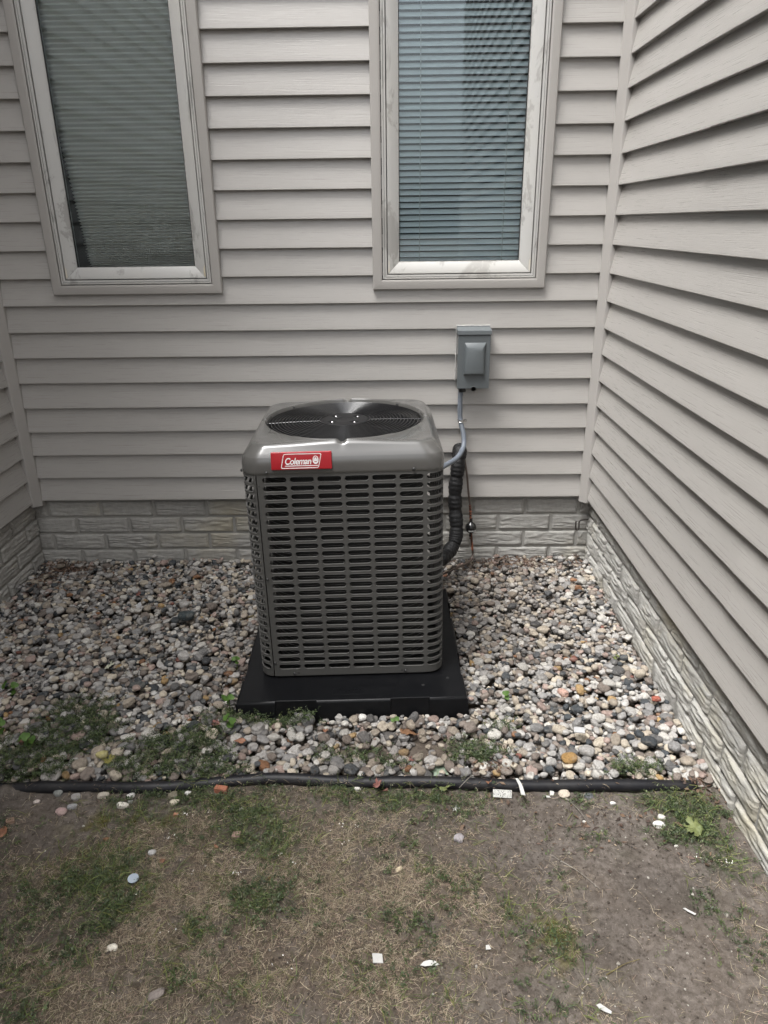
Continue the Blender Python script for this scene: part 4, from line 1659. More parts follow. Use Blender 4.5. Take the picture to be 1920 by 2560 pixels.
def surf(x, y):
    """height of whatever lies at (x, y): pebbles or soil"""
    x, y = np.atleast_1d(np.asarray(x, float)), np.atleast_1d(np.asarray(y, float))
    g = ground_z(x, y)
    dp = np.abs(y - pipe_y(x))
    g = np.where((dp < PIPE_R) & (x < 2.22), np.maximum(g, 0.0125 + np.sqrt(np.maximum(0, PIPE_R ** 2 - dp ** 2))), g)
    i = np.clip(((x - GX0) / CELL).astype(int), 0, len(gxs) - 1)
    j = np.clip(((y - GY0) / CELL).astype(int), 0, len(gys) - 1)
    return np.where(in_gravel(x, y), np.maximum(HMAP[j, i], g), g)


# ------------------------------------------------------------------ ground cover (uncountable): straw, weeds, litter, crumbs
def bare(x, y):
    s = np.zeros_like(x)
    for u, v, a, b_, w in [(1500, 2080, .20, .10, 1), (1600, 2200, .18, .14, 1), (1650, 2350, .18, .14, .9), (1750, 2480, .2, .1, .8), (1350, 2480, .1, .05, .7), (1330, 2080, .12, .10, .9),
                           (110, 2010, .15, .06, 1), (200, 2070, .1, .04, .9), (100, 2350, .1, .04, .8), (560, 2390, .06, .04, .6), (820, 2380, .08, .06, .6), (1280, 2480, .1, .05, .7), (60, 2110, .12, .06, .8), (1230, 2360, .06, .05, .5)]:
        s = s + w * blob(x, y, u, v, a, b_)
    return np.clip(s, 0, 1)


def lawn_points(n, dens):
    x = rng.uniform(-0.05, 2.26, n * 8)
    y = rng.uniform(-2.35, -1.33, n * 8)
    ok = (y < pipe_y(x) - 0.012) & (x < XR + 0.02)
    x, y = x[ok], y[ok]
    d = dens(x, y)
    ok = rng.random(len(x)) < d
    return x[ok][:n], y[ok][:n]


def blades(name, x, y, length, width, rise, cols, label):
    n = len(x)
    az = rng.uniform(0, 2 * np.pi, n)
    z = surf(x, y) + 0.0005
    d = np.stack([np.cos(az), np.sin(az)], -1)
    s = np.stack([-np.sin(az), np.cos(az)], -1)
    curl = rng.normal(0, 0.5, n)
    V = np.zeros((n, 7, 3))
    for k, t in enumerate((0, 0.4, 0.75)):
        hx = d * (length * t)[:, None] + s * (curl * length * t * t)[:, None]
        hz = z + rise * length * (t * (1.75 - t)) * 0.9
        w = width * (1 - 0.45 * t)
        V[:, 2 * k, :2] = np.stack([x, y], -1) + hx - s * (w / 2)[:, None]
        V[:, 2 * k + 1, :2] = np.stack([x, y], -1) + hx + s * (w / 2)[:, None]
        V[:, 2 * k, 2] = hz
        V[:, 2 * k + 1, 2] = hz + w * 0.3
    V[:, 6, :2] = np.stack([x, y], -1) + d * length[:, None] + s * (curl * length)[:, None]
    V[:, 6, 2] = z + rise * length * 0.75 * 0.9
    base = (np.arange(n) * 7)[:, None]
    quads = np.concatenate([base + np.array([0, 1, 3, 2]), base + np.array([2, 3, 5, 4])])
    tris = base + np.array([4, 5, 6])
    me = np_mesh(name, V.reshape(-1, 3), tris=tris, quads=quads, col=np.repeat(cols, 7, 0), smooth=False)
    o = link_mesh(name, me, M['grass'])
    tag(o, label, kind='stuff')
    return o


def straw_density(x, y):
    d = np.clip(field(STRAW, x, y), 0, 1.2) * np.clip(fbm(x * 18, y * 18, 3) * 2.6 - 0.75, 0, 1)
    d = d + 0.16 * np.clip(fbm(x * 11 + 3, y * 11, 3) * 2.4 - 0.7, 0, 1) + 0.02
    return np.clip(d * (1 - 0.93 * bare(x, y)), 0, 1) * 0.9


x, y = lawn_points(11500, straw_density)
rep = rng.integers(4, 9, len(x))
X = np.repeat(x, rep) + rng.normal(0, 0.006, rep.sum())
Y = np.repeat(y, rep) + rng.normal(0, 0.006, rep.sum())
ok = (Y < pipe_y(X) - 0.006) & (X < XR + 0.02)
X, Y = X[ok], Y[ok]
n = len(X)
sp = np.array([(0.42, 0.36, 0.26), (0.29, 0.235, 0.165), (0.17, 0.128, 0.092), (0.085, 0.064, 0.047), (0.10, 0.098, 0.043), (0.26, 0.185, 0.145)])
cols = sp[rng.choice(6, n, p=[.19, .23, .2, .14, .12, .12])] * rng.uniform(0.7, 1.2, (n, 1))
blades('dry_grass', X, Y, rng.gamma(3.2, 0.0044, n).clip(0.005, 0.045), rng.uniform(0.00045, 0.0010, n), rng.uniform(0.02, 0.30, n), cols, 'matted straw-coloured dry grass on the lawn')

# thin green grass
x, y = lawn_points(2600, lambda x, y: np.clip(0.5 * field(WEEDS, x, y) + 0.25 * field(MOSS, x, y) + 0.05, 0, 1) * (1 - 0.9 * bare(x, y)))
rep = rng.integers(2, 6, len(x))
X = np.repeat(x, rep) + rng.normal(0, 0.007, rep.sum())
Y = np.repeat(y, rep) + rng.normal(0, 0.007, rep.sum())
n = len(X)
sp = np.array([(0.075, 0.105, 0.03), (0.11, 0.13, 0.035), (0.15, 0.155, 0.05), (0.05, 0.075, 0.028)])
cols = sp[rng.choice(4, n)] * rng.uniform(0.7, 1.3, (n, 1))
blades('green_grass', X, Y, rng.uniform(0.012, 0.045, n), rng.uniform(0.0009, 0.0018, n), rng.uniform(0.1, 0.7, n), cols, 'sparse short green grass blades on the lawn')


def weed_cloud():
    n = 210000
    x, y = rng.uniform(XL, XR + 0.02, n), rng.uniform(-2.3, -0.95, n)
    f = field(WEEDS, x, y)
    # prostrate weed follows ragged edges
    m = np.clip(f * (0.5 + 1.3 * fbm(x * 22, y * 22, 3)) - 0.16, 0, 1) + np.where(y < pipe_y(x), 0.62 * np.clip(fbm(x * 7 + 31, y * 7, 3) * 3 - 1.3, 0, 1) * (1 - 0.85 * bare(x, y)), 0.0)
    dx_, dy_ = x - PAD_C[0], y - PAD_C[1]
    pd = np.maximum(np.abs(dx_ * pc + dy_ * ps), np.abs(-dx_ * ps + dy_ * pc)) - 0.361
    m = np.where(y < pipe_y(x), m * 0.55 * np.clip(fbm(x * 13 + 8, y * 13, 3) * 4 - 1.2, 0.12, 1), m)
    m = np.where(y > pipe_y(x), m * 1.05, m)
    m = m * np.clip(fbm(x * 60, y * 60, 2) * 3.0 - 0.85, 0.05, 1)
    ok = (rng.random(n) < m * 0.75) & (pd > 0.006) & (np.abs(y - pipe_y(x)) > 0.012) & (np.hypot(x - 0, y - 0) > 0)
    x, y = x[ok][:23000], y[ok][:23000]
    n = len(x)
    z = surf(x, y)
    az = rng.uniform(0, 2 * np.pi, n)
    L = rng.uniform(0.012, 0.036, n)
    rise = rng.uniform(0.03, 0.45, n)
    K = 9
    t = np.linspace(0.08, 1, K)[None]
    bx = x[:, None] + np.cos(az)[:, None] * L[:, None] * t
    by = y[:, None] + np.sin(az)[:, None] * L[:, None] * t
    bz = z[:, None] + 0.003 + (rise * L)[:, None] * t + 0.002
    side = np.where(np.arange(K) % 2 == 0, 1, -1)[None]
    la = az[:, None] + side * rng.uniform(0.5, 1.3, (n, K))
    ll = rng.uniform(0.0048, 0.0098, (n, K)) * (1.1 - 0.35 * t)
    lw = ll * rng.uniform(0.30, 0.52, (n, K))
    pit = rng.normal(0.25, 0.45, (n, K))
    rol = rng.normal(0, 0.5, (n, K))
    d = np.stack([np.cos(la) * np.cos(pit), np.sin(la) * np.cos(pit), np.sin(pit)], -1)
    s = np.stack([-np.sin(la) * np.cos(rol), np.cos(la) * np.cos(rol), np.sin(rol)], -1)
    B = np.stack([bx, by, bz], -1)
    V = np.stack([B, B + d * (ll * 0.5)[..., None] + s * (lw * 0.5)[..., None], B + d * ll[..., None], B + d * (ll * 0.5)[..., None] - s * (lw * 0.5)[..., None]], -2).reshape(-1, 4, 3)
    m = len(V)
    q = (np.arange(m) * 4)[:, None] + np.array([0, 1, 2, 3])
    sp = np.array([(0.045, 0.066, 0.026), (0.064, 0.090, 0.034), (0.033, 0.047, 0.021), (0.095, 0.115, 0.045), (0.14, 0.143, 0.088)])
    cols = np.repeat(sp[rng.choice(5, n, p=[.32, .28, .22, .12, .06])], K, 0) * rng.uniform(0.65, 1.35, (m, 1))
    me = np_mesh('creeping_weeds', V.reshape(-1, 3), quads=q, col=np.repeat(cols, 4, 0))
    o = link_mesh('creeping_weeds', me, M['weed'])
    tag(o, 'low creeping green weeds growing over gravel and soil', kind='stuff')


weed_cloud()


def flakes(name, spots, size, colset, label, mat, lift=0.002):
    X, Y = [], []
    for u, v, rx, ry, n in spots:
        p = gnd(u, v)
        X.append(p[0] + rng.normal(0, rx, n))
        Y.append(p[1] + rng.normal(0, ry, n))
    X, Y = np.concatenate(X), np.concatenate(Y)
    ok = (X > XL - 0.02) & (X < XR + 0.03) & (Y < 0.032)
    X, Y = X[ok], Y[ok]
    n = len(X)
    Z = surf(X, Y) + lift + rng.uniform(0, 0.004, n)
    az = rng.uniform(0, 6.28, n)
    L, W = rng.uniform(*size, n), rng.uniform(*size, n) * 0.5
    pit, rol = rng.normal(0, 0.35, n), rng.normal(0, 0.4, n)
    d = np.stack([np.cos(az) * np.cos(pit), np.sin(az) * np.cos(pit), np.sin(pit)], -1) * L[:, None]
    s = np.stack([-np.sin(az) * np.cos(rol), np.cos(az) * np.cos(rol), np.sin(rol)], -1) * W[:, None]
    B = np.stack([X, Y, Z], -1)
    V = np.stack([B - d * .5, B + s * .5 + np.array([0, 0, .001]), B + d * .5, B - s * .4], 1)
    q = (np.arange(n) * 4)[:, None] + np.array([0, 1, 2, 3])
    cs = np.array(colset)
    cols = cs[rng.choice(len(cs), n)] * rng.uniform(.7, 1.3, (n, 1))
    me = np_mesh(name, V.reshape(-1, 3), quads=q, col=np.repeat(cols, 4, 0))
    o = link_mesh(name, me, mat)
    tag(o, label, kind='stuff')


flakes('leaf_litter', [(170, 1430, .07, .035, 620), (110, 1460, .03, .05, 160), (1280, 1412, .09, .03, 480), (1180, 1420, .07, .04, 150), (1440, 1410, .03, .04, 120), (1230, 1935, .03, .015, 60), (1560, 2055, .25, .06, 140), (1760, 1985, .03, .03, 90)],
       (0.006, 0.024), [(0.085, 0.052, 0.038), (0.12, 0.078, 0.055), (0.06, 0.042, 0.034), (0.16, 0.105, 0.07)], 'crumbled brown leaf litter in the corners of the gravel', M['grass'])
flakes('clover_blossoms', [(465, 2048, .008, .006, 10), (425, 2100, .008, .006, 12), (525, 2040, .004, .004, 5), (486, 2187, .004, .004, 5), (590, 2190, .006, .005, 7), (895, 2075, .006, .005, 7), (855, 2070, .004, .004, 4), (740, 2170, .008, .01, 8), (1740, 2155, .006, .005, 6), (1815, 2168, .006, .005, 8),
                           (346, 2236, .005, .004, 6), (700, 2145, .004, .004, 4), (850, 2110, .02, .02, 5), (690, 2410, .03, .02, 5), (420, 2320, .02, .02, 4)],
       (0.003, 0.006), [(0.62, 0.60, 0.56), (0.7, 0.69, 0.66)], 'tiny white clover blossoms scattered in the lawn', M['grass'], lift=0.010)
flakes('soil_litter', [(850, 2250, .34, .22, 5200), (1550, 2250, .22, .18, 260), (150, 2200, .2, .2, 1100), (1500, 2050, .25, .06, 400), (500, 2350, .3, .15, 2000)],
       (0.002, 0.009), [(0.045, 0.034, 0.027), (0.07, 0.05, 0.039), (0.24, 0.19, 0.135), (0.10, 0.075, 0.055), (0.035, 0.029, 0.024)], 'fine plant crumbs scattered over the soil', M['grass'], lift=0.0005)


def crumbs():
    n = 15000
    x, y = rng.uniform(0, 2.25, n), rng.uniform(-2.3, -1.36, n)
    ok = (y < pipe_y(x) - 0.016) & (rng.random(n) < 0.25 + 0.75 * bare(x, y))
    x, y = x[ok], y[ok]
    n = len(x)
    v, f = ICO[1]
    sz = rng.gamma(2.0, 0.00075, n).clip(0.0005, 0.0068)
    U = v[None] * rng.uniform(0.6, 1.15, (n, 12, 1)) * sz[:, None, None] * np.array([1, 1, 0.7])
    U = U + np.stack([x, y, ground_z(x, y) + sz * 0.3], -1)[:, None]
    cs = np.array([(0.12, 0.104, 0.09), (0.085, 0.072, 0.062), (0.15, 0.13, 0.113), (0.36, 0.345, 0.31)])
    cols = cs[rng.choice(4, n, p=[.4, .33, .2, .07])]
    me = np_mesh('soil_crumbs', U.reshape(-1, 3), tris=(f[None] + (np.arange(n) * 12)[:, None, None]).reshape(-1, 3), col=np.repeat(cols, 12, 0))
    o = link_mesh('soil_crumbs', me, M['soil'])
    tag(o, 'loose soil crumbs and grit on the bare earth', kind='stuff')


crumbs()


# ------------------------------------------------------------------ single stones lying on the soil
def spot(u, v, lift=0.0):
    p = gnd(u, v, lift)
    for _ in range(3):
        p = gnd(u, v, float(surf(p[0], p[1])[0]) + lift)
    return p - np.array([0, 0, lift])


def stone(u, v, wpx, ratio, col, label, yaw=0.0, flat=0.55, sink=0.22, name='stone', group='loose stones on the soil', cat='stone', seed=None, blocky=False, mat=None):
    p = spot(u, v)
    dist = float(np.dot(p - CAM, AX_F))
    a = wpx / F_PX * dist / 2
    r = np.random.default_rng(seed if seed is not None else int(u * 7 + v))
    Us, f = pebble_shapes(1, 3, r)
    v_ = Us[0]
    if blocky: v_ = np.sign(v_) * np.minimum(np.abs(v_), 0.62) / 0.62
    v_ = v_ * np.array([a, a * ratio, a * flat])
    me = np_mesh(name, v_ / a, tris=f, smooth=True)
    if blocky: me.set_sharp_from_angle(angle=R(35))
    o = link_mesh(name, me, mat or M['pebble_obj'], None, loc=(p[0], p[1], p[2] + a * flat * (1 - 2 * sink)), rot=(0, random.uniform(-.1, .1), yaw), scale=(a, a, a))
    o.color = (*col, 1)
    tag(o, label, cat, group=group)
    return o


stone(147, 1985, 26, .8, (.20, .21, .20), 'dull green-grey stone touching the edging tube near its buried left end')
stone(191, 1995, 22, 1.0, (.30, .29, .28), 'grey rounded stone just below the edging, right of the green-grey one', yaw=.5)
stone(93, 2007, 18, .6, (.46, .40, .37), 'small pale pinkish stone on bare soil near the left edge')
stone(259, 1992, 30, .5, (.42, .38, .32), 'flat cream stone lying below the edging at left', yaw=.2)
stone(328, 1992, 23, .8, (.64, .63, .61), 'bright white round stone below the bend in the edging tube', yaw=.3)
stone(325, 2008, 16, .7, (.28, .28, .27), 'small grey stone tucked under the bright white round one')
stone(308, 2018, 30, .45, (.62, .59, .53), 'flat white stone on mossy soil below the edging')
stone(154, 2032, 26, .85, (.36, .26, .245), 'round pink speckled stone on bare soil at left')
stone(181, 2020, 26, .55, (.29, .29, .30), 'grey flattish stone beside the round pink speckled stone', yaw=.4)
stone(433, 1992, 27, .75, (.16, .145, .105), 'olive brown stone just below the edging at left centre')
stone(437, 2008, 24, .65, (.50, .45, .35), 'cream stone leaning against the olive brown one', yaw=.4)
stone(470, 1985, 17, .8, (.60, .59, .57), 'small white rough stone under the rising bend of the edging')
stone(894, 1975, 20, .7, (.62, .60, .56), 'white stone in weeds just below the middle of the edging')
stone(604, 2024, 14, .9, (.45, .43, .38), 'small pale stone in the green lawn patch below the edging')
stone(591, 2090, 21, .9, (.25, .17, .14), 'brown wedge-shaped stone in the green lawn patch', blocky=True, flat=.4)
stone(26, 2056, 19, .7, (.25, .165, .12), 'square brown stone at the left edge of the lawn', blocky=True, yaw=.5)
stone(380, 2134, 20, .8, (.36, .355, .35), 'pale grey stone in straw at left of the lawn')
stone(281, 2373, 27, .75, (.62, .58, .50), 'white stone with a dark side in the lower left lawn')
stone(393, 2490, 47, .52, (.21, .18, .165), 'long oval taupe stone at the bottom of the lawn', yaw=.38, flat=.4)
stone(1148, 2098, 27, .95, (.30, .28, .29), 'round lilac-grey stone on soil right of the middle')
stone(998, 2175, 20, .7, (.44, .37, .26), 'small tan stone in straw left of the bare soil', yaw=.6)
stone(1647, 2066, 30, .65, (.62, .61, .58), 'bright white stone beside the weeds by the right foundation', yaw=-.2)
stone(1653, 2045, 20, .8, (.56, .54, .50), 'small white stone just above the bright white one at right')
stone(1410, 1988, 28, .9, (.50, .44, .36), 'cream banded stone on soil below the right end of the edging')
stone(1470, 1991, 25, .85, (.10, .105, .115), 'dark slate-coloured stone half buried below the right end of the edging', sink=.6)
stone(1532, 2010, 14, .6, (.62, .61, .58), 'small white pebble on bare soil right of the dark half-buried stone')
stone(1690, 2116, 10, .7, (.60, .58, .54), 'tiny white pebble under the big yellow-green leaf')
stone(554, 1979, 32, .45, (.36, .14, .085), 'orange-red brick fragment lying below the edging at left centre', yaw=-.25, blocky=True, cat='brick fragment', name='brick_fragment')
stone(1460, 2055, 9, .8, (.52, .5, .46), 'tiny pale pebble alone in the middle of the bare soil')
stone(440, 2038, 11, .7, (.36, .17, .11), 'small rust-coloured stone chip in moss below the olive brown stone', blocky=True)


# ------------------------------------------------------------------ fallen leaves, plastic bits, twigs
def lobed(n=5, depth=0.5, teeth=True, aspect=1.0):
    pts = []
    N_ = 44
    for i in range(N_):
        a = -math.pi / 2 + 2 * math.pi * i / N_ + 0.07
        t = (a + math.pi / 2) / (2 * math.pi)
        lobe = abs(math.cos((t - 0.5) * math.pi * n)) ** 0.9
        r = (1 - depth) + depth * lobe
        if teeth: r *= 1 + 0.10 * (i % 2)
        r *= 0.62 + 0.38 * math.sin(math.pi * t)
        pts.append((r * math.cos(a) * aspect, r * math.sin(a)))
    return pts


MAPLE = [(0, 1.0), (.09, .78), (.20, .82), (.16, .58), (.20, .40), (.38, .56), (.46, .72), (.56, .60), (.74, .62), (.66, .46), (.72, .36), (.52, .22), (.40, .14), (.62, .12), (.86, .14),
         (.82, .02), (.94, -.10), (.70, -.14), (.45, -.18), (.48, -.32), (.36, -.30), (.16, -.36), (.02, -.42)]
MAPLE = MAPLE + [(-x, y) for x, y in reversed(MAPLE[1:])]


def torn_outline(seed):
    r = random.Random(seed)
    cut, ca = r.uniform(.25, .6), r.uniform(0, 6.28)
    out = []
    for x, y in MAPLE:
        k = 1 + r.uniform(-.18, .12)
        d = x * math.cos(ca) + y * math.sin(ca)
        if d > cut: k *= cut / d * r.uniform(.85, 1.1)
        out.append((x * k * .9, y * k))
    return out


def fallen_leaf(u, v, wpx, mat, label, yaw=0.0, shape='maple', curl=0.35, tilt=(0, 0), lift=0.004):
    p = spot(u, v, lift)
    dist = float(np.dot(p - CAM, AX_F))
    a = wpx / F_PX * dist / 2
    out = {'maple': MAPLE, 'plain': lobed(1, .05, False, .62), 'torn': torn_outline(int(u * 3 + v)), 'oval': lobed(1, .0, False, .5)}[shape]
    b = MB()
    rr = random.Random(int(u + v))
    ph = rr.uniform(0, 6)
    rings = []
    for s in (0.0, 0.35, 0.7, 1.0):
        ring = []
        for (x, y) in out:
            x_, y_ = x * s, y * s
            z = curl * (x_ * x_ * 0.8 + 0.25 * y_ * y_) + 0.16 * math.sin(5 * x_ + ph) * math.cos(4 * y_ + ph) - 0.06 * math.exp(-(x_ / .08) ** 2)
            ring.append((x_ * a, y_ * a, z * a))
        rings.append(ring)
    b.loft(rings)
    lf = b.build('fallen_leaf', M[mat], None, smooth=60, loc=(p[0], p[1], p[2] + lift), rot=(tilt[0], tilt[1], yaw))
    so = lf.modifiers.new('thickness', 'SOLIDIFY')
    so.thickness = 0.0005
    if shape == 'maple':
        b = MB()
        b.tube([(0, -0.60 * a, 0.002), (0.1 * a, -1.0 * a, 0.004), (0.16 * a, -1.4 * a, 0.001)], 0.0007, 5)
        b.build('leaf_stalk', M[mat], lf)
    tag(lf, label, 'leaf', group='fallen leaves')
    return lf


fallen_leaf(357, 1894, 44, 'leaf_red', 'crumpled crimson leaf on the pebbles left of centre', yaw=.4, shape='torn', curl=.9, lift=.010)
fallen_leaf(274, 1902, 40, 'leaf_yellow', 'curled yellow-olive leaf on pebbles left of the crimson leaf', yaw=1.0, shape='torn', curl=.7, lift=.010)
fallen_leaf(1025, 1831, 62, 'leaf_brown', 'dry brown maple leaf lying in front of the equipment pad', yaw=2.6, curl=.25, lift=.022, tilt=(.30, .05))
fallen_leaf(943, 1962, 40, 'leaf_maroon', 'maroon leaf draped over the middle of the edging tube', yaw=.9, curl=.6, lift=.006, shape='torn')
fallen_leaf(966, 1974, 22, 'leaf_maroon', 'small maroon leaf scrap beside the leaf on the edging tube', yaw=2.1, curl=.5, shape='torn', lift=.006)
fallen_leaf(1033, 1899, 30, 'leaf_maroon', 'faded pinkish-brown leaf in the weeds between pad and edging', yaw=.3, shape='torn', curl=.2)
fallen_leaf(1108, 1969, 44, 'leaf_lime', 'pale green lobed leaf leaning on the edging tube', yaw=-.9, curl=.3, lift=.014, tilt=(.5, 0), shape='torn')
fallen_leaf(1219, 1955, 26, 'leaf_rust', 'rust-coloured leaf hanging over the edging beside the printed tag', yaw=3.3, curl=.4, lift=.006, shape='torn', tilt=(.4, 0))
fallen_leaf(1741, 2070, 74, 'leaf_lime', 'large yellow-green maple leaf on weeds by the right foundation', yaw=1.2, curl=.15, lift=.016)
fallen_leaf(546, 1810, 38, 'leaf_maroon', 'wrinkled purple-brown leaf left of the front pad corner', yaw=1.9, curl=.8, shape='torn', lift=.012)
fallen_leaf(603, 1853, 36, 'leaf_rust', 'orange-brown leaf below the front left pad corner', yaw=1.7, shape='oval', curl=.8, lift=.008)
fallen_leaf(814, 1828, 20, 'leaf_rust', 'small red-brown leaf in front of the pad left of its middle', yaw=.4, shape='torn', curl=.8, lift=.008)
fallen_leaf(6, 2084, 44, 'leaf_rust', 'reddish leaf cut off by the left edge of the lawn', yaw=.2, shape='oval', curl=.3)
fallen_leaf(270, 1667, 40, 'leaf_pale', 'whitish dried leaf on the gravel left of the condenser', yaw=.5, shape='torn', curl=.8, lift=.010)
fallen_leaf(267, 2098, 22, 'leaf_brown', 'small brown leaf on soil left of the straw', yaw=1.4, shape='oval', curl=.5)
fallen_leaf(540, 2117, 22, 'leaf_rust', 'small coppery leaf below the wedge-shaped stone', yaw=2.4, shape='torn', curl=.4)
fallen_leaf(405, 2153, 24, 'leaf_rust', 'small tan-orange leaf in straw right of the pale grey stone', yaw=.4, shape='torn', curl=.5)
fallen_leaf(672, 2200, 20, 'leaf_brown', 'tiny brown leaf at the edge of the green lawn patch', yaw=.2, shape='torn', curl=.5)
fallen_leaf(1400, 1560, 24, 'leaf_rust', 'small brown leaf on gravel near the right foundation', yaw=.2, shape='oval', curl=.5, lift=.008)
fallen_leaf(1114, 1440, 26, 'leaf_rust', 'orange-brown leaf on gravel under the thin copper line', yaw=1.2, shape='torn', curl=.6, lift=.008)
fallen_leaf(430, 1455, 34, 'leaf_brown', 'brown leaf on the gravel near the back wall left of the condenser', yaw=.2, shape='oval', curl=.5, lift=.008)
fallen_leaf(345, 1487, 26, 'leaf_maroon', 'dark red leaf on the gravel behind the grey slate piece', yaw=.9, shape='torn', curl=.9, lift=.008)


def chip(u, v, pts, th, mat, name, label, cat, yaw=0.0, tilt=(0, 0), lift=0.003, bend=0.0):
    """flat scrap: outline in millimetres, given real thickness"""
    p = spot(u, v, lift)
    b = MB()
    lo_, hi_ = [], []
    for x, y in pts:
        z = bend * (x * x) / 1000
        lo_.append((x / 1000, y / 1000, z))
        hi_.append((x / 1000 * .97, y / 1000 * .97, z + th))
    b.loft([lo_, hi_], cap0=True, cap1=True)
    o = b.build(name, M[mat], None, loc=(p[0], p[1], p[2] + lift), rot=(tilt[0], tilt[1], yaw))
    tag(o, label, cat)
    return o


circ = [(12.5 * math.cos(i * math.pi / 14), 12.5 * math.sin(i * math.pi / 14)) for i in range(28)]
chip(333, 2196, circ, .0016, 'disc', 'plastic_disc', 'pale blue-grey round plastic disc on the lawn at left', 'disc', lift=.014, tilt=(.06, .05))
chip(1256, 1984, [(-25, -10), (25, -10), (25, 10), (-25, 10)], .0012, 'tag', 'printed_tag', 'small whitish rectangular tag with worn dark print leaning on the edging', 'tag', yaw=-.09, tilt=(.75, 0), lift=.013)
chip(1303, 1966, [(-5, -22), (6, -24), (4, -2), (2, 8), (-4, 22), (-11, 23), (-6, 4)], .0012, 'chip_white', 'plastic_shard', 'long white shard lying across the edging right of the tag', 'shard', tilt=(.45, 0), lift=.012, yaw=.1)
chip(1380, 1979, [(-7, -12), (2, -12), (6, -2), (-1, 12), (-5, 11)], .0012, 'chip_white', 'plastic_shard', 'white shard below the edging beside the cream banded stone', 'shard', tilt=(.4, .2), lift=.005)
chip(1367, 1991, [(-9, -3), (9, -5), (7, 1), (-7, 4)], .001, 'chip_white', 'plastic_shard', 'thin white sliver on soil left of the cream banded stone', 'shard')
chip(1140, 2022, [(-10, -9), (-3, -4), (5, -11), (4, -2), (11, 3), (3, 5), (1, 11), (-3, 4), (-11, 6), (-6, -1)], .001, 'chip_white', 'plastic_shard', 'white star-shaped scrap on the lawn below the lobed leaf', 'shard', lift=.005, tilt=(.2, .1))
chip(1074, 2408, [(-20, -4), (-12, 3), (0, 6), (12, 4), (20, -3), (10, -5), (0, -5), (-10, -6)], .0014, 'chip_white', 'plastic_shard', 'curved white crescent scrap in the lower middle of the lawn', 'shard', lift=.008, tilt=(.3, 0))
chip(944, 2396, [(-11, -9), (10, -11), (11, 8), (2, 10), (-10, 11)], .0014, 'chip_white', 'plastic_shard', 'square white scrap with a bite out of it in the lower lawn', 'shard', lift=.007, tilt=(.1, .15), yaw=.2)
chip(1510, 2522, [(-14, 6), (-6, 9), (14, -4), (12, -9), (2, -6), (-9, -1)], .0014, 'chip_white', 'plastic_shard', 'pointed white scrap near the bottom right of the lawn', 'shard', lift=.008, tilt=(.15, .1))
chip(1724, 2279, [(-12, 8), (-7, 9), (12, -6), (8, -9), (-4, 0)], .001, 'chip_white', 'plastic_shard', 'thin white scrap in weeds on the right-hand soil', 'shard', lift=.006)
chip(1220, 2369, [(-5, -5), (6, -4), (3, 6), (-4, 5)], .001, 'chip_white', 'plastic_shard', 'tiny white scrap in straw right of the crescent scrap', 'shard', lift=.006)
chip(1166, 1921, [(-8, -7), (-1, -9), (7, -6), (4, 8), (-2, 3), (-7, 9)], .001, 'chip_white', 'plastic_shard', 'crumpled white scrap above the edging near the silvery plant', 'shard', lift=.008, tilt=(.5, .2))
chip(1448, 1826, [(-16, -9), (15, -10), (16, 9), (-14, 10)], .003, 'chip_grey', 'slate_piece', 'flat light grey rectangular piece on the gravel right of the pad', 'slate', lift=.006, yaw=-.1, tilt=(.25, 0))
chip(347, 1516, [(-8, -17), (9, -15), (11, 6), (3, 20), (-7, 8)], .003, 'chip_grey', 'slate_piece', 'flat light grey upright sliver on the gravel left of the condenser', 'slate', lift=.008, tilt=(.6, 0))
chip(386, 1733, [(-8, -6), (1, -8), (4, -3), (9, 2), (2, 5), (0, 9), (-4, 3), (-9, 2)], .001, 'chip_white', 'plastic_shard', 'white torn scrap on the gravel left of the pad', 'shard', lift=.008, tilt=(.3, 0))

stone(469, 1547, 40, .8, (.045, .058, .062), 'dark blue-grey stone, the biggest on the gravel left of the condenser', flat=.6, sink=.1, group='distinct stones on the gravel bed')
stone(1424, 1898, 38, .9, (.26, .155, .055), 'ochre yellow angular stone on the gravel right of the pad', blocky=False, flat=.5, sink=.25, yaw=.3, group='distinct stones on the gravel bed')
stone(343, 1719, 42, .5, (.075, .08, .078), 'long dark grey stone on the gravel left of the pad', flat=.4, sink=.1, group='distinct stones on the gravel bed')
stone(1407, 1737, 32, .62, (.42, .27, .22), 'salmon pink oblong stone on the gravel right of the pad', yaw=-.9, sink=.15, group='distinct stones on the gravel bed')
stone(255, 1900 - 8, 32, .6, (.40, .36, .16), 'yellowish lichen-stained stone left of the curled yellow leaf', sink=.15, yaw=.3, group='distinct stones on the gravel bed')
stone(1640, 1752, 24, .7, (.30, .09, .06), 'brick-red stone on the gravel against the right foundation', sink=.1, group='distinct stones on the gravel bed')
stone(845, 1801, 32, .75, (.10, .108, .115), 'dark grey rounded stone touching the front of the pad', sink=.1, group='distinct stones on the gravel bed')
stone(905, 1799, 25, .65, (.62, .61, .58), 'white oval stone touching the front of the pad, right of the dark one', sink=.05, group='distinct stones on the gravel bed')
stone(1091, 1797, 17, 1.4, (.55, .52, .44), 'upright cream stone touching the front of the pad at right', sink=.0, flat=1.5, group='distinct stones on the gravel bed')
stone(1117, 1805, 28, .8, (.24, .235, .23), 'rough grey stone in front of the right end of the pad', sink=.1, group='distinct stones on the gravel bed')


def twig(pts, rad, mat, label):
    P = [spot(u, v) + np.array([0, 0, h]) for u, v, h in pts]
    b = MB()
    pth = smooth_path(P, 8 * len(P))
    b.tube(pth, [rad * (1 - .6 * i / len(pth)) for i in range(len(pth))], 6)
    o = b.build('twig', M[mat], None, smooth=60)
    tag(o, label, 'twig')


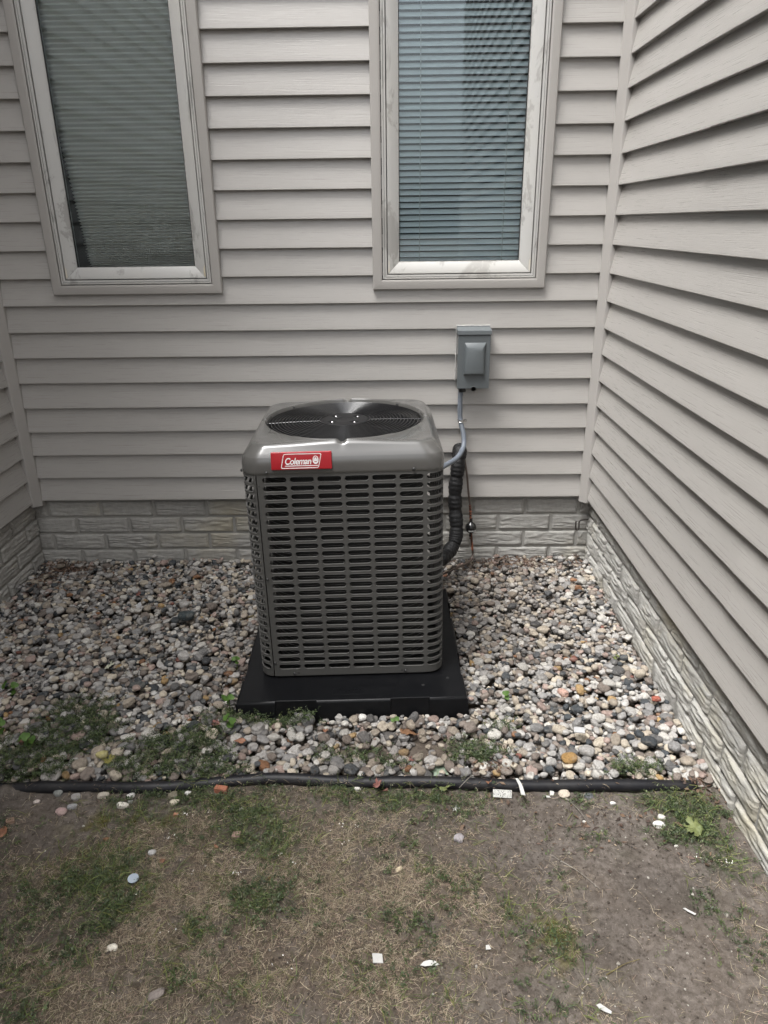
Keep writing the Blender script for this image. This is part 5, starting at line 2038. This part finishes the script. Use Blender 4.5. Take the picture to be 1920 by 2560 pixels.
twig([(636, 1545, .012), (590, 1558, .008), (545, 1575, .006), (525, 1584, .004)], .0035, 'twig_brown', 'greenish brown twig sticking out from under the left side of the pad')
twig([(5, 1742, .006), (45, 1720, .010), (98, 1704, .008)], .003, 'twig', 'pale grey twig on the gravel at the far left')
twig([(1395, 1985, .006), (1440, 2020, .003), (1470, 2060, .004)], .0016, 'twig', 'thin grey dry stem on the bare soil below the cream banded stone')
twig([(1148, 1972, .004), (1180, 1952, .020), (1205, 1938, .012)], .0010, 'twig', 'fine dry stem crossing the edging tube left of the rust leaf')
twig([(1375, 2140, .004), (1440, 2180, .006), (1500, 2225, .003)], .0013, 'twig', 'long dry stem in the middle of the bare soil')
twig([(1515, 2440, .003), (1560, 2415, .005), (1600, 2400, .003)], .0012, 'twig_brown', 'dark fine stem on the soil at lower right')


# ------------------------------------------------------------------ seedlings
def seedling(u, v, leaves, mat, label, hgt=0.05):
    p = spot(u, v)
    root = tag(empty('weed_seedling', tuple(p)), label, 'plant', group='leafy seedlings in the gravel')
    rr = random.Random(int(u * 3 + v))
    b = MB()
    b.tube([(0, 0, -0.01), (0.003, -0.002, hgt * .5), (0.0, -0.006, hgt)], [0.0016, 0.0013, 0.0008], 6)
    b.build('stem', M['stem'], root, smooth=60)
    for i, (dx, dz, size) in enumerate(leaves):
        b = MB()
        out = lobed(3, .28, True, .95)
        rings = []
        for s in (0.0, .5, 1.0):
            rings.append([(x * s * size, y * s * size, 0.28 * size * (x * s) ** 2 - 0.12 * size * (y * s) ** 2) for x, y in out])
        b.loft(rings)
        lf = b.build('leaf', M[mat], root, smooth=60, loc=(dx, -0.008 + rr.uniform(-.01, .006), dz), rot=(R(rr.uniform(15, 50)), R(rr.uniform(-30, 30)), rr.uniform(-1.2, 1.2)))
        b = MB()
        b.tube([(0, -0.0, hgt * .7), (dx * .6, -0.004, dz * .9), (dx, -0.008, dz)], 0.0007, 5)
        b.build('leaf_stalk', M['stem'], root)
    return root


seedling(35, 1742, [(-.012, .055, .017), (.014, .048, .015), (.006, .026, .014), (-.004, .036, .012)], 'leaf_green', 'bright green ivy-leaved seedling on the gravel at the far left', .05)
seedling(6, 1835, [(.008, .052, .020), (-.010, .030, .016), (.004, .016, .013)], 'leaf_green', 'green seedling cut off by the left edge above the weeds', .05)
seedling(74, 1868, [(-.010, .042, .017), (.006, .050, .015), (.012, .026, .014), (-.002, .016, .013)], 'leaf_green', 'green seedling among weeds left of the weed mat', .045)
seedling(574, 1772, [(-.008, .045, .017), (.010, .050, .014), (.002, .030, .014)], 'leaf_green', 'bright green seedling at the front left corner of the pad', .05)
seedling(578, 1815, [(-.010, .036, .015), (.010, .030, .014), (.000, .012, .014)], 'leaf_green', 'small green seedling below the front left corner of the pad', .035)
seedling(592, 1668, [(-.006, .034, .010), (.008, .040, .010), (.002, .022, .009)], 'leaf_green', 'thin seedling in gravel beside the left side of the pad', .04)
seedling(1262, 1748, [(.0, .026, .013), (.004, .016, .010)], 'leaf_green', 'single small green leaf sprouting in gravel right of the pad', .025)
seedling(987, 1806, [(-.006, .020, .009), (.006, .024, .010), (.001, .012, .008)], 'leaf_green', 'tiny green sprout touching the front of the pad', .025)
seedling(1537, 1648, [(-.006, .014, .009), (.007, .016, .009)], 'leaf_lime', 'pale green sprout in gravel near the right foundation', .018)


def rosette(u, v, size, label):
    p = spot(u, v)
    root = tag(empty('rosette_plant', tuple(p)), label, 'plant')
    for i in range(9):
        a = i * 2.4
        b = MB()
        L = size * random.uniform(.7, 1.1)
        rows = []
        for t in np.linspace(0, 1, 7):
            w = 0.24 * L * math.sin(math.pi * min(1, 0.08 + t * 0.92)) ** .8
            zc = L * (0.42 * t - 0.28 * t * t) + 0.006
            rows.append([(L * t, -w, zc + w * .35), (L * t, 0, zc), (L * t, w, zc + w * .35)])
        b.loft(rows, closed=False)
        lf = b.build('leaf', M['leaf_silver'], root, smooth=60, rot=(0, 0, a), fix=False)
        so = lf.modifiers.new('thickness', 'SOLIDIFY')
        so.thickness = 0.0006
    return root


rosette(1097, 1934, 0.030, 'silvery green rosette plant standing just behind the edging tube')
